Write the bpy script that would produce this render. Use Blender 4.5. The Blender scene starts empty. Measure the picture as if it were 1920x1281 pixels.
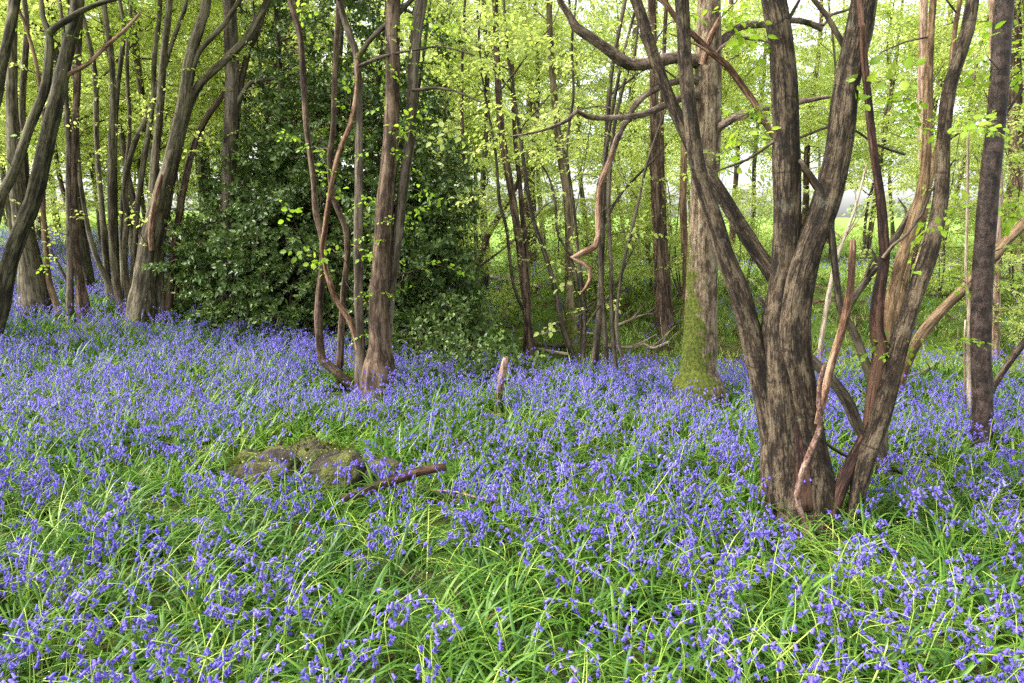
import bpy, math, random
import numpy as np
random.seed(7); RS = np.random.RandomState(11)
D2R = math.radians
scene = bpy.context.scene
COL = scene.collection
# ------------------------------------------------------------------ camera model
CAM_H = 1.55; FPX = 1280.0; HORIZON = 430.0
PITCH = math.atan((640.5 - HORIZON) / FPX)
CP, SP = math.cos(PITCH), math.sin(PITCH)

def sm(a, b, t):
    t = np.clip((np.asarray(t, float) - a) / (b - a), 0, 1); return t * t * (3 - 2 * t)

def terrain(x, y):
    x = np.asarray(x, float); y = np.asarray(y, float)
    left = sm(0.3, 6.0, -x)
    h = 0.055 * left * np.clip(y - 4, 0, 24)
    h = h + 0.10 * left * np.exp(-((y - 9.2) / 1.0) ** 2)
    c = sm(-1.2, 0.9, x) * sm(30, 24, np.abs(x))
    h = h - 0.42 * c * np.exp(-((y - (8.7 + 0.05 * x)) / 1.1) ** 2)
    h = h + 0.66 * c * sm(8.8, 12.6, y)
    h = h + 0.030 * np.clip(y - 17, 0, 150) - 0.02 * np.clip(y - 170, 0, 400)
    h = h + 0.030 * np.sin(x * 1.3 + 0.7 * y) * np.sin(y * 0.9 - 0.4 * x) + 0.018 * np.sin(x * 3.1 + 1) * np.sin(y * 2.7)
    return h

def ray(px, py):
    u = (px - 960.0) / FPX; v = (py - 640.5) / FPX
    return u, CP - v * SP, -(SP + v * CP)

def P(px, py, Y):                      # photo pixel at depth Y -> world point and metres per pixel there
    dx, dy, dz = ray(px, py); t = Y / dy
    return np.array([dx * t, Y, CAM_H + dz * t]), t / FPX

def GT(px, py, up=0.21):                        # a foot seen at the top of the flowers: the ground a little nearer
    return G(px, py, up)

def G(px, py, up=0.0):                 # photo pixel -> point on the ground
    dx, dy, dz = ray(px, py)
    ys = np.arange(1.2, 90, 0.01); t = ys / dy
    hit = np.where(CAM_H + dz * t <= terrain(dx * t, ys) + up)[0]
    i = hit[0] if len(hit) else len(ys) - 1
    return np.array([dx * t[i], ys[i], float(terrain(dx * t[i], ys[i]))])

# ------------------------------------------------------------------ mesh collecting
class Geo:
    def __init__(s): s.V = []; s.Q = []; s.T = []; s.mq = []; s.mt = []; s.R = []; s.B = []; s.n = 0
    def add(s, V, Q=None, T=None, mat=0, rnd=0.5, bk=None):
        V = np.asarray(V, float).reshape(-1, 3); k = len(V)
        s.V.append(V)
        if Q is not None and len(Q):
            Q = np.asarray(Q); s.Q.append(Q + s.n); s.mq.append(np.broadcast_to(np.asarray(mat), (len(Q),)))
        if T is not None and len(T):
            T = np.asarray(T); s.T.append(T + s.n); s.mt.append(np.broadcast_to(np.asarray(mat), (len(T),)))
        s.R.append(np.broadcast_to(np.asarray(rnd, float), (k,)))
        s.B.append(np.zeros((k, 3)) if bk is None else bk)
        s.n += k
    def inst(s, tpl, M, pos, rnd=None, mix=0.5):
        """template (V,T,mat,rnd) placed at n matrices M (n,3,3) and positions (n,3)"""
        V, T, mat, r = tpl; n = len(pos); m = len(V)
        W = np.einsum('nij,mj->nmi', M, V) + pos[:, None, :]
        TT = (T[None] + (np.arange(n) * m)[:, None, None]).reshape(-1, 3)
        if rnd is None: rr = np.tile(r, n)
        else: rr = (mix * rnd[:, None] + (1 - mix) * r[None]).reshape(-1)
        s.add(W.reshape(-1, 3), T=TT, mat=np.tile(mat, n), rnd=rr)
    def build(s, name, mats, parent=None, origin=None, smooth=True):
        me = bpy.data.meshes.new(name)
        V = np.concatenate(s.V) if s.V else np.zeros((0, 3))
        if origin is not None: V = V - np.asarray(origin)
        Q = np.concatenate(s.Q) if s.Q else np.zeros((0, 4), int)
        T = np.concatenate(s.T) if s.T else np.zeros((0, 3), int)
        me.vertices.add(len(V)); me.vertices.foreach_set('co', V.astype(np.float32).ravel())
        me.loops.add(Q.size + T.size)
        me.loops.foreach_set('vertex_index', np.concatenate([Q.ravel(), T.ravel()]).astype(np.int32))
        me.polygons.add(len(Q) + len(T))
        st = np.concatenate([np.arange(len(Q)) * 4, Q.size + np.arange(len(T)) * 3]).astype(np.int32)
        me.polygons.foreach_set('loop_start', st)
        for m in (mats if isinstance(mats, (list, tuple)) else [mats]): me.materials.append(m)
        mi = np.concatenate(([np.concatenate(s.mq)] if s.mq else []) + ([np.concatenate(s.mt)] if s.mt else [np.zeros(0)]))
        me.polygons.foreach_set('material_index', mi.astype(np.int32))
        me.polygons.foreach_set('use_smooth', np.full(len(Q) + len(T), smooth))
        a = me.attributes.new('rnd', 'FLOAT', 'POINT'); a.data.foreach_set('value', np.concatenate(s.R).astype(np.float32))
        b = me.attributes.new('bk', 'FLOAT_VECTOR', 'POINT'); b.data.foreach_set('vector', np.concatenate(s.B).astype(np.float32).ravel())
        me.update(calc_edges=True); me.validate()
        o = bpy.data.objects.new(name, me); COL.objects.link(o)
        if parent is not None: o.parent = parent
        return o

def thing(name, label, cat, loc, group=None):
    o = bpy.data.objects.new(name, None); COL.objects.link(o); o.empty_display_size = 0.2
    o.location = loc; o['label'] = label; o['category'] = cat
    if group: o['group'] = group
    return o
def tag(o, label=None, cat=None, group=None, kind=None):
    if label: o['label'] = label
    if cat: o['category'] = cat
    if group: o['group'] = group
    if kind: o['kind'] = kind
    return o

# ------------------------------------------------------------------ materials
def new_mat(name):
    m = bpy.data.materials.new(name); m.use_nodes = True; nt = m.node_tree; nt.nodes.clear()
    def N(t, **kw):
        n = nt.nodes.new(t)
        for k, v in kw.items():
            if k.startswith('i_'): n.inputs[k[2:].replace('_', ' ')].default_value = v
            else: setattr(n, k, v)
        return n
    def L(a, b): nt.links.new(a, b)
    return m, N, L
def ramp(N, stops):
    r = N('ShaderNodeValToRGB'); e = r.color_ramp.elements
    e[0].position, e[0].color = stops[0][0], (*stops[0][1], 1)
    e[1].position, e[1].color = stops[-1][0], (*stops[-1][1], 1)
    for p, c in stops[1:-1]:
        k = e.new(p); k.color = (*c, 1)
    return r

def bark(name, dark, mid, light, freq=14, stretch=0.12, moss=0.0, moss_side=None, bump=0.6, lichen=0.0, ring=0.0, rough=0.85, crack=0.75, scar=0.0):
    m, N, L = new_mat(name)
    at = N('ShaderNodeAttribute', attribute_name='bk'); oi = N('ShaderNodeObjectInfo')
    off = N('ShaderNodeVectorMath', operation='MULTIPLY_ADD'); off.inputs[1].default_value = (1, 1, stretch)
    cmb = N('ShaderNodeCombineXYZ'); ml = N('ShaderNodeMath', operation='MULTIPLY'); ml.inputs[1].default_value = 37
    L(oi.outputs['Random'], ml.inputs[0]); L(ml.outputs[0], cmb.inputs[0]); L(ml.outputs[0], cmb.inputs[1])
    L(at.outputs['Vector'], off.inputs[0]); L(cmb.outputs[0], off.inputs[2])
    n1 = N('ShaderNodeTexNoise', i_Scale=freq, i_Detail=7, i_Roughness=0.68); L(off.outputs[0], n1.inputs['Vector'])
    # patches, less stretched
    off2 = N('ShaderNodeVectorMath', operation='MULTIPLY_ADD'); off2.inputs[1].default_value = (1, 1, min(1, stretch * 4))
    L(at.outputs['Vector'], off2.inputs[0]); L(cmb.outputs[0], off2.inputs[2])
    n2 = N('ShaderNodeTexNoise', i_Scale=freq * 0.45, i_Detail=5, i_Roughness=0.6); L(off2.outputs[0], n2.inputs['Vector'])
    offg = N('ShaderNodeVectorMath', operation='MULTIPLY_ADD'); offg.inputs[1].default_value = (1, 1, min(1, stretch * 2)); L(at.outputs['Vector'], offg.inputs[0]); L(cmb.outputs[0], offg.inputs[2])
    ng = N('ShaderNodeTexNoise', i_Scale=freq * 4.5, i_Detail=4, i_Roughness=0.7); L(offg.outputs[0], ng.inputs['Vector'])
    add = N('ShaderNodeMath', operation='MULTIPLY_ADD'); add.inputs[1].default_value = 0.6
    sc = N('ShaderNodeMath', operation='MULTIPLY'); sc.inputs[1].default_value = 0.42
    sg = N('ShaderNodeMath', operation='MULTIPLY_ADD'); sg.inputs[1].default_value = .34; sg.inputs[2].default_value = -.17; L(ng.outputs[0], sg.inputs[0]); L(n2.outputs[0], sc.inputs[0]); L(n1.outputs[0], add.inputs[0]); L(sc.outputs[0], add.inputs[2])
    ad2 = N('ShaderNodeMath', operation='ADD'); L(add.outputs[0], ad2.inputs[0]); L(sg.outputs[0], ad2.inputs[1]); add = ad2
    r = ramp(N, [(0.43, dark), (0.475, [0.55 * a_ + 0.45 * b_ for a_, b_ in zip(mid, dark)]), (0.51, mid), (0.545, [0.45 * a_ + 0.55 * b_ for a_, b_ in zip(mid, light)]), (0.60, light)]); L(add.outputs[0], r.inputs[0])
    col = r.outputs[0]
    if scar > 0:
        spz = N('ShaderNodeSeparateXYZ'); L(off2.outputs[0], spz.inputs[0])
        nz = N('ShaderNodeTexNoise', i_Scale=5, i_Detail=4); L(at.outputs['Vector'], nz.inputs['Vector'])
        s0 = N('ShaderNodeSeparateXYZ'); L(at.outputs['Vector'], s0.inputs[0])
        s1 = N('ShaderNodeMath', operation='MULTIPLY_ADD'); s1.inputs[1].default_value = .5; L(nz.outputs[0], s1.inputs[0])
        s2 = N('ShaderNodeMath', operation='MULTIPLY_ADD'); s2.inputs[1].default_value = 2.9; L(s0.outputs['Z'], s2.inputs[0]); L(ml.outputs[0], s2.inputs[2]); L(s2.outputs[0], s1.inputs[2])
        s3 = N('ShaderNodeMath', operation='FRACT'); L(s1.outputs[0], s3.inputs[0])
        s4 = N('ShaderNodeMapRange'); s4.inputs['From Min'].default_value = .05; s4.inputs['From Max'].default_value = .0; s4.inputs['To Max'].default_value = scar; L(s3.outputs[0], s4.inputs[0])
        s5 = N('ShaderNodeMath', operation='MULTIPLY'); s6 = N('ShaderNodeMapRange'); s6.inputs['From Min'].default_value = .42; s6.inputs['From Max'].default_value = .56; L(n2.outputs[0], s6.inputs[0]); L(s4.outputs[0], s5.inputs[0]); L(s6.outputs[0], s5.inputs[1])
        ms = N('ShaderNodeMixRGB'); L(s5.outputs[0], ms.inputs[0]); L(col, ms.inputs[1]); ms.inputs[2].default_value = (*[q * .6 for q in dark], 1); col = ms.outputs[0]
    if crack > 0:
        mpc = N('ShaderNodeVectorMath', operation='MULTIPLY_ADD'); mpc.inputs[1].default_value = (1, 1, stretch * .55)
        L(at.outputs['Vector'], mpc.inputs[0]); L(cmb.outputs[0], mpc.inputs[2])
        nc = N('ShaderNodeTexNoise', i_Scale=freq * .8, i_Detail=5, i_Roughness=.55); L(mpc.outputs[0], nc.inputs['Vector'])
        sc1 = N('ShaderNodeMath', operation='SUBTRACT'); sc1.inputs[1].default_value = .5; L(nc.outputs[0], sc1.inputs[0])
        sc2 = N('ShaderNodeMath', operation='ABSOLUTE'); L(sc1.outputs[0], sc2.inputs[0])
        sc3 = N('ShaderNodeMapRange'); sc3.inputs['From Min'].default_value = .028; sc3.inputs['From Max'].default_value = .004; sc3.inputs['To Max'].default_value = crack; L(sc2.outputs[0], sc3.inputs[0])
        mc = N('ShaderNodeMixRGB'); L(sc3.outputs[0], mc.inputs[0]); L(col, mc.inputs[1]); mc.inputs[2].default_value = (*[q * .6 for q in dark], 1); col = mc.outputs[0]
    if ring > 0:                                       # birch or cherry style cross bands
        w = N('ShaderNodeMapping'); w.inputs['Scale'].default_value = (0.8, 0.8, 9); L(at.outputs['Vector'], w.inputs[0])
        n3 = N('ShaderNodeTexNoise', i_Scale=5, i_Detail=4); L(w.outputs[0], n3.inputs['Vector'])
        r3 = ramp(N, [(0.42, (0, 0, 0)), (0.6, (1, 1, 1))]); L(n3.outputs[0], r3.inputs[0])
        mx = N('ShaderNodeMixRGB', blend_type='MIX'); mf = N('ShaderNodeMath', operation='MULTIPLY'); mf.inputs[1].default_value = ring
        L(r3.outputs[0], mf.inputs[0]); L(mf.outputs[0], mx.inputs[0]); L(col, mx.inputs[1]); mx.inputs[2].default_value = (*light, 1); col = mx.outputs[0]
    if lichen > 0:
        n4 = N('ShaderNodeTexNoise', i_Scale=9, i_Detail=6, i_Roughness=0.7); L(at.outputs['Vector'], n4.inputs['Vector'])
        r4 = ramp(N, [(0.60, (0, 0, 0)), (0.66, (lichen,) * 3)]); L(n4.outputs[0], r4.inputs[0])
        mx = N('ShaderNodeMixRGB'); L(r4.outputs[0], mx.inputs[0]); L(col, mx.inputs[1]); mx.inputs[2].default_value = (0.28, 0.29, 0.22, 1); col = mx.outputs[0]
    hb = n1.outputs[0]
    if moss > 0:
        sp = N('ShaderNodeSeparateXYZ'); L(at.outputs['Vector'], sp.inputs[0])
        n5 = N('ShaderNodeTexNoise', i_Scale=7, i_Detail=6, i_Roughness=0.7); L(at.outputs['Vector'], n5.inputs['Vector'])
        a1 = N('ShaderNodeMath', operation='MULTIPLY_ADD'); a1.inputs[1].default_value = moss * 4.0; a1.inputs[2].default_value = -moss * 1.3
        L(n5.outputs[0], a1.inputs[0])
        src = a1.outputs[0]
        if moss_side is not None:
            ge = N('ShaderNodeNewGeometry'); dt = N('ShaderNodeVectorMath', operation='DOT_PRODUCT'); dt.inputs[1].default_value = moss_side
            L(ge.outputs['Normal'], dt.inputs[0]); a2 = N('ShaderNodeMath', operation='MULTIPLY_ADD'); a2.inputs[1].default_value = moss * 1.1
            L(dt.outputs['Value'], a2.inputs[0]); L(src, a2.inputs[2]); src = a2.outputs[0]
        sb = N('ShaderNodeMath', operation='SUBTRACT'); L(src, sb.inputs[0]); L(sp.outputs['Z'], sb.inputs[1])
        mr = N('ShaderNodeMapRange'); mr.inputs['From Min'].default_value = 0.0; mr.inputs['From Max'].default_value = 0.16 + moss * 0.1; L(sb.outputs[0], mr.inputs[0])
        n6 = N('ShaderNodeTexNoise', i_Scale=45, i_Detail=4); L(at.outputs['Vector'], n6.inputs['Vector'])
        r6 = ramp(N, [(0.35, (0.034, 0.044, 0.006)), (0.65, (0.105, 0.125, 0.015))]); L(n6.outputs[0], r6.inputs[0])
        mx = N('ShaderNodeMixRGB'); L(mr.outputs[0], mx.inputs[0]); L(col, mx.inputs[1]); L(r6.outputs[0], mx.inputs[2]); col = mx.outputs[0]
    bs = N('ShaderNodeBsdfPrincipled'); bs.inputs['Roughness'].default_value = rough; bs.inputs['Specular IOR Level'].default_value = 0.25
    L(col, bs.inputs['Base Color'])
    bp = N('ShaderNodeBump', i_Strength=bump, i_Distance=0.02); L(add.outputs[0], bp.inputs['Height']); L(bp.outputs[0], bs.inputs['Normal'])
    o = N('ShaderNodeOutputMaterial'); L(bs.outputs[0], o.inputs[0]); return m

def leafmat(name, stops, trans=0.45, rough=0.45, spec=0.4, tcol=1.25):
    m, N, L = new_mat(name)
    at = N('ShaderNodeAttribute', attribute_name='rnd'); r = ramp(N, stops); L(at.outputs['Fac'], r.inputs[0])
    bs = N('ShaderNodeBsdfPrincipled'); bs.inputs['Roughness'].default_value = rough; bs.inputs['Specular IOR Level'].default_value = spec
    L(r.outputs[0], bs.inputs['Base Color'])
    o = N('ShaderNodeOutputMaterial')
    if trans > 0:
        tr = N('ShaderNodeBsdfTranslucent'); mu = N('ShaderNodeMixRGB', blend_type='MULTIPLY'); mu.inputs[0].default_value = 1
        mu.inputs[2].default_value = (tcol, tcol, tcol * 0.8, 1); L(r.outputs[0], mu.inputs[1]); L(mu.outputs[0], tr.inputs[0])
        mx = N('ShaderNodeMixShader'); mx.inputs[0].default_value = trans; L(bs.outputs[0], mx.inputs[1]); L(tr.outputs[0], mx.inputs[2]); L(mx.outputs[0], o.inputs[0])
    else: L(bs.outputs[0], o.inputs[0])
    return m

M = {}
M['horn'] = bark('hornbeam_bark', (0.012, 0.008, 0.005), (0.046, 0.031, 0.018), (0.132, 0.099, 0.062), freq=30, stretch=0.15, bump=1.0, crack=1.0, scar=.9, lichen=.12)
M['horn_rot'] = bark('rotten_bark', (0.012, 0.007, 0.006), (0.045, 0.020, 0.013), (0.12, 0.065, 0.04), freq=22, stretch=0.09, bump=1.0)
M['dark'] = bark('dark_stem_bark', (0.020, 0.015, 0.011), (0.060, 0.046, 0.030), (0.125, 0.10, 0.066), freq=18, stretch=0.12, moss=0.25)
M['olive'] = bark('olive_bark', (0.030, 0.023, 0.013), (0.095, 0.078, 0.046), (0.19, 0.165, 0.105), freq=20, stretch=0.08, moss=0.28)
M['olive_dark'] = bark('dark_olive_bark', (0.014, 0.011, 0.007), (0.052, 0.044, 0.024), (0.130, 0.113, 0.062), freq=22, stretch=0.08, moss=0.2)
M['grey'] = bark('grey_bark', (0.036, 0.026, 0.017), (0.098, 0.075, 0.052), (0.18, 0.148, 0.108), freq=16, stretch=0.1, moss=0.2)
M['brown'] = bark('brown_bark', (0.022, 0.013, 0.008), (0.080, 0.050, 0.031), (0.17, 0.118, 0.078), scar=.7, freq=26, stretch=0.1, moss=0.15)
M['oak'] = bark('oak_bark', (0.050, 0.032, 0.018), (0.165, 0.118, 0.072), (0.29, 0.225, 0.15), freq=34, stretch=0.16, moss=1.05, moss_side=(-0.80, -0.25, 0), lichen=0.75, bump=0.9)
M['oak_limb'] = bark('oak_limb_bark', (0.040, 0.026, 0.018), (0.125, 0.088, 0.062), (0.22, 0.165, 0.125), freq=26, stretch=0.3, bump=0.9)
M['cherry'] = bark('cherry_bark', (0.008, 0.005, 0.004), (0.026, 0.016, 0.012), (0.075, 0.050, 0.040), freq=30, stretch=.5, ring=0.22, rough=0.55, crack=0)
M['orange'] = bark('orange_bark', (0.050, 0.028, 0.014), (0.14, 0.086, 0.043), (0.245, 0.165, 0.092), freq=16, stretch=0.1)
M['pink'] = bark('pinkish_bark', (0.10, 0.06, 0.042), (0.27, 0.175, 0.12), (0.38, 0.27, 0.20), freq=16, stretch=0.12)
M['dead'] = bark('dead_wood', (0.045, 0.020, 0.011), (0.155, 0.080, 0.045), (0.33, 0.215, 0.14), freq=22, stretch=0.1, bump=1.0)
M['pale'] = bark('pale_dead_wood', (0.14, 0.10, 0.07), (0.30, 0.225, 0.16), (0.46, 0.38, 0.29), freq=18, stretch=0.1)
M['pinkstick'] = bark('peeling_bark', (0.060, 0.030, 0.022), (0.20, 0.115, 0.082), (0.34, 0.24, 0.185), freq=20, stretch=0.4, bump=.8)
M['twig'] = bark('twig_bark', (0.025, 0.018, 0.012), (0.075, 0.055, 0.036), (0.14, 0.11, 0.075), freq=20, stretch=0.2, bump=0.2)
M['leaf'] = leafmat('spring_leaf', [(0, (0.14, 0.265, 0.018)), (0.55, (0.24, 0.38, 0.03)), (1, (0.36, 0.47, 0.055))], trans=0.55, tcol=1.3)
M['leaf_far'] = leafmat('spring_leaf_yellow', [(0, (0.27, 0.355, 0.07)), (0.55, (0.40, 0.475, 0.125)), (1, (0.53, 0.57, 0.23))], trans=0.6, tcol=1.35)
M['holly'] = leafmat('holly_leaf', [(0, (0.036, 0.070, 0.016)), (0.6, (0.078, 0.134, 0.028)), (1, (0.20, 0.27, 0.06))], trans=0.18, rough=0.38, spec=0.36)
M['strap'] = leafmat('bluebell_leaf', [(0, (0.018, 0.056, 0.007)), (0.42, (0.050, 0.132, 0.013)), (0.78, (0.13, 0.25, 0.026)), (1, (0.32, 0.39, 0.07))], trans=0.34, rough=0.42, spec=0.32)
M['stalk'] = leafmat('bluebell_stalk', [(0, (0.13, 0.23, 0.03)), (0.5, (0.25, 0.36, 0.05)), (1, (0.40, 0.46, 0.10))], trans=0.2, rough=0.45)
M['bell'] = leafmat('bluebell_petal', [(0, (0.085, 0.060, 0.43)), (0.5, (0.165, 0.120, 0.585)), (0.93, (0.29, 0.235, 0.75)), (1, (0.42, 0.38, 0.72))], trans=0.34, rough=0.55, spec=0.25, tcol=1.15)
M['grass'] = leafmat('grass_blade', [(0, (0.12, 0.215, 0.03)), (0.5, (0.24, 0.35, 0.06)), (1, (0.38, 0.45, 0.12))], trans=0.3, rough=0.5)
M['litter'] = leafmat('dead_leaf', [(0, (0.075, 0.040, 0.020)), (0.5, (0.17, 0.10, 0.055)), (1, (0.30, 0.20, 0.12))], trans=0.0, rough=0.8, spec=0.2)
M['petal'] = leafmat('white_petal', [(0, (0.62, 0.58, 0.55)), (1, (0.86, 0.84, 0.82))], trans=0.2, rough=0.6)
M['tree_mass'] = leafmat('distant_leaf', [(0, (0.10, 0.15, 0.05)), (1, (0.22, 0.28, 0.11))], trans=0.2)

def ground_mat():
    m, N, L = new_mat('woodland_ground')
    ge = N('ShaderNodeNewGeometry'); sp = N('ShaderNodeSeparateXYZ'); L(ge.outputs['Position'], sp.inputs[0])
    n1 = N('ShaderNodeTexNoise', i_Scale=22, i_Detail=8, i_Roughness=0.7); L(ge.outputs['Position'], n1.inputs['Vector'])
    r1 = ramp(N, [(0.3, (0.014, 0.012, 0.006)), (0.5, (0.050, 0.034, 0.018)), (0.72, (0.12, 0.078, 0.045))]); L(n1.outputs[0], r1.inputs[0])
    n2 = N('ShaderNodeTexNoise', i_Scale=1.6, i_Detail=6, i_Roughness=0.65); L(ge.outputs['Position'], n2.inputs['Vector'])
    r2 = ramp(N, [(0.40, (0, 0, 0)), (0.56, (0.9, 0.9, 0.9))]); L(n2.outputs[0], r2.inputs[0])
    n3 = N('ShaderNodeTexNoise', i_Scale=60, i_Detail=4); L(ge.outputs['Position'], n3.inputs['Vector'])
    r3 = ramp(N, [(0.35, (0.045, 0.090, 0.016)), (0.7, (0.13, 0.21, 0.035))]); L(n3.outputs[0], r3.inputs[0])
    mx = N('ShaderNodeMixRGB'); L(r2.outputs[0], mx.inputs[0]); L(r1.outputs[0], mx.inputs[1]); L(r3.outputs[0], mx.inputs[2])
    n4 = N('ShaderNodeTexNoise', i_Scale=0.25, i_Detail=5); L(ge.outputs['Position'], n4.inputs['Vector'])
    r4 = ramp(N, [(0.3, (0.13, 0.235, 0.042)), (0.7, (0.20, 0.32, 0.07))]); L(n4.outputs[0], r4.inputs[0])
    n5 = N('ShaderNodeTexNoise', i_Scale=0.8, i_Detail=4); L(ge.outputs['Position'], n5.inputs['Vector'])
    ad = N('ShaderNodeMath', operation='MULTIPLY_ADD'); ad.inputs[1].default_value = 4; L(n5.outputs[0], ad.inputs[0]); L(sp.outputs['Y'], ad.inputs[2])
    mr = N('ShaderNodeMapRange'); mr.inputs['From Min'].default_value = 21.5; mr.inputs['From Max'].default_value = 24.5; L(ad.outputs[0], mr.inputs[0])
    mx2 = N('ShaderNodeMixRGB'); L(mr.outputs[0], mx2.inputs[0]); L(mx.outputs[0], mx2.inputs[1]); L(r4.outputs[0], mx2.inputs[2])
    bs = N('ShaderNodeBsdfPrincipled'); bs.inputs['Roughness'].default_value = 0.95; bs.inputs['Specular IOR Level'].default_value = 0.1
    L(mx2.outputs[0], bs.inputs['Base Color'])
    bp = N('ShaderNodeBump', i_Strength=0.8, i_Distance=0.03); L(n1.outputs[0], bp.inputs['Height']); L(bp.outputs[0], bs.inputs['Normal'])
    o = N('ShaderNodeOutputMaterial'); L(bs.outputs[0], o.inputs[0]); return m

# ------------------------------------------------------------------ ground sheet
def axis(lo, hi, fine_lo, fine_hi, st):
    a = list(np.arange(fine_lo, fine_hi + 1e-6, st)); s = st
    x = fine_hi
    while x < hi: s *= 1.25; x += s; a.append(x)
    s = st; x = fine_lo
    while x > lo: s *= 1.25; x -= s; a.insert(0, x)
    return np.array(a)
gx = axis(-600, 600, -16, 16, 0.14); gy = axis(-200, 900, -3, 26, 0.14)
XX, YY = np.meshgrid(gx, gy); ZZ = terrain(XX, YY)
nx, ny = len(gx), len(gy)
idx = (np.arange(ny - 1)[:, None] * nx + np.arange(nx - 1)[None]).ravel()
g = Geo(); g.add(np.stack([XX, YY, ZZ], -1).reshape(-1, 3), Q=np.stack([idx, idx + 1, idx + nx + 1, idx + nx], 1))
tag(g.build('ground', ground_mat()), 'woodland floor under the bluebells running on to a bright grass field', 'ground', kind='structure')

# ------------------------------------------------------------------ tubes
def catmull(pts, step):
    p = np.asarray(pts, float); n = len(p)
    if n < 2: return p
    q = np.vstack([2 * p[0] - p[1], p, 2 * p[-1] - p[-2]]); out = []
    for i in range(1, n):
        a, b, c, d = q[i - 1], q[i], q[i + 1], q[i + 2]
        k = max(1, int(np.linalg.norm((c - b)[:3]) / step))
        for j in range(k):
            t = j / k
            out.append(0.5 * (2 * b + (c - a) * t + (2 * a - 5 * b + 4 * c - d) * t * t + (-a + 3 * b - 3 * c + d) * t ** 3))
    out.append(p[-1]); return np.array(out)

def tube(g, pts, rad, sides=10, step=0.08, lump=0.05, mat=0, rnd=0.5, seed=None, flute=0.0, cap=True, jag=0.0):
    """bent tapering tube through pts (world) with radii rad"""
    rs = np.random.RandomState(seed if seed is not None else RS.randint(1 << 30))
    q = catmull(np.column_stack([pts, rad]), step); p, r = q[:, :3], np.maximum(q[:, 3], 0.0008)
    n = len(p); tan = np.gradient(p, axis=0); tan /= np.linalg.norm(tan, axis=1)[:, None] + 1e-9
    ref = np.array([1.0, 0.13, 0.07]); ref = ref - tan[0] * ref.dot(tan[0])
    if np.linalg.norm(ref) < 0.2: ref = np.array([0, 1.0, 0]) - tan[0] * tan[0][1]
    ref /= np.linalg.norm(ref); U = np.zeros((n, 3))
    for i in range(n):
        ref = ref - tan[i] * ref.dot(tan[i]); ref /= np.linalg.norm(ref) + 1e-9; U[i] = ref
    W = np.cross(tan, U)
    Ls = np.concatenate([[0], np.cumsum(np.linalg.norm(np.diff(p, axis=0), axis=1))])
    a = np.linspace(0, 2 * np.pi, sides, endpoint=False)
    A, LL = np.meshgrid(a, Ls)
    ph = rs.rand(8) * 6.28
    d = 1 + lump * (0.6 * np.sin(A + LL * 2.1 + ph[0]) * np.sin(LL * 5 + ph[1]) + 0.5 * np.sin(2 * A + LL * 3.3 + ph[2]) + 0.35 * np.sin(3 * A - LL * 8 + ph[3]) + 0.35 * np.sin(LL * 17 + ph[4]))
    d += flute * (np.sin(4 * A + ph[5] + LL * .7) * 0.6 + np.sin(7 * A + ph[6] - LL * .9) * 0.4)
    R = r[:, None] * d
    if jag: 
        k = max(2, int(n * 0.12)); p2 = p.copy()
    V = p[:, None] + R[..., None] * (np.cos(A)[..., None] * U[:, None] + np.sin(A)[..., None] * W[:, None])
    if jag: V[-1] += tan[-1] * (rs.rand(sides)[:, None] - 0.3) * jag
    rm = np.median(r) if len(r) else 0.05
    bk = np.stack([np.cos(A) * R, np.sin(A) * R, LL], -1).reshape(-1, 3)
    i = np.arange(n - 1)[:, None] * sides; j = np.arange(sides)[None]; k = (j + 1) % sides
    Q = np.stack([i + j, i + k, i + sides + k, i + sides + j], -1).reshape(-1, 4)
    V = V.reshape(-1, 3); T = None
    if cap:
        V = np.vstack([V, p[-1] + tan[-1] * r[-1] * (0.4 if not jag else -0.5)]); bk = np.vstack([bk, [0, 0, Ls[-1]]])
        b = (n - 1) * sides; T = np.stack([b + a_ for a_ in (np.arange(sides), (np.arange(sides) + 1) % sides)] + [np.full(sides, len(V) - 1)], 1)
    g.add(V, Q, T, mat, rnd, bk)
    return p, r

# ------------------------------------------------------------------ leaf spray templates
def leaf_tris(kind):
    """unit leaf along +X, folded on its midrib"""
    if kind == 'small':
        V = np.array([[0, 0, 0], [0.45, 0.30, 0.07], [1, 0, -0.06], [0.45, -0.30, 0.07]]); T = np.array([[0, 1, 2], [0, 2, 3]])
    elif kind == 'holly':
        V = np.array([[0, 0, 0], [0.25, 0.20, 0.10], [0.5, 0.27, 0.02], [0.75, 0.17, 0.12], [1, 0, -0.06], [0.75, -0.17, 0.12], [0.5, -0.27, 0.02], [0.25, -0.20, 0.10], [0.5, 0, -0.03]])
        T = np.array([[8, i, i + 1] for i in range(7)] + [[8, 7, 0]])
    else:
        V = np.array([[0, 0, 0], [0.14, 0.20, 0.03], [0.40, 0.32, 0.07], [0.72, 0.22, 0.06], [1, 0, -0.07], [0.72, -0.22, 0.06], [0.40, -0.32, 0.07], [0.14, -0.20, 0.03], [0.40, 0, 0.0], [0.72, 0, -0.02]])
        T = np.array([[0, 1, 8], [1, 2, 8], [2, 3, 9], [2, 9, 8], [3, 4, 9], [4, 5, 9], [5, 6, 9], [6, 8, 9], [6, 7, 8], [7, 0, 8]])
    return V, T

def rot_from(x, z):
    x = x / np.linalg.norm(x); z = z - x * x.dot(z); z /= np.linalg.norm(z) + 1e-9
    return np.stack([x, np.cross(z, x), z], 1)

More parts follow.
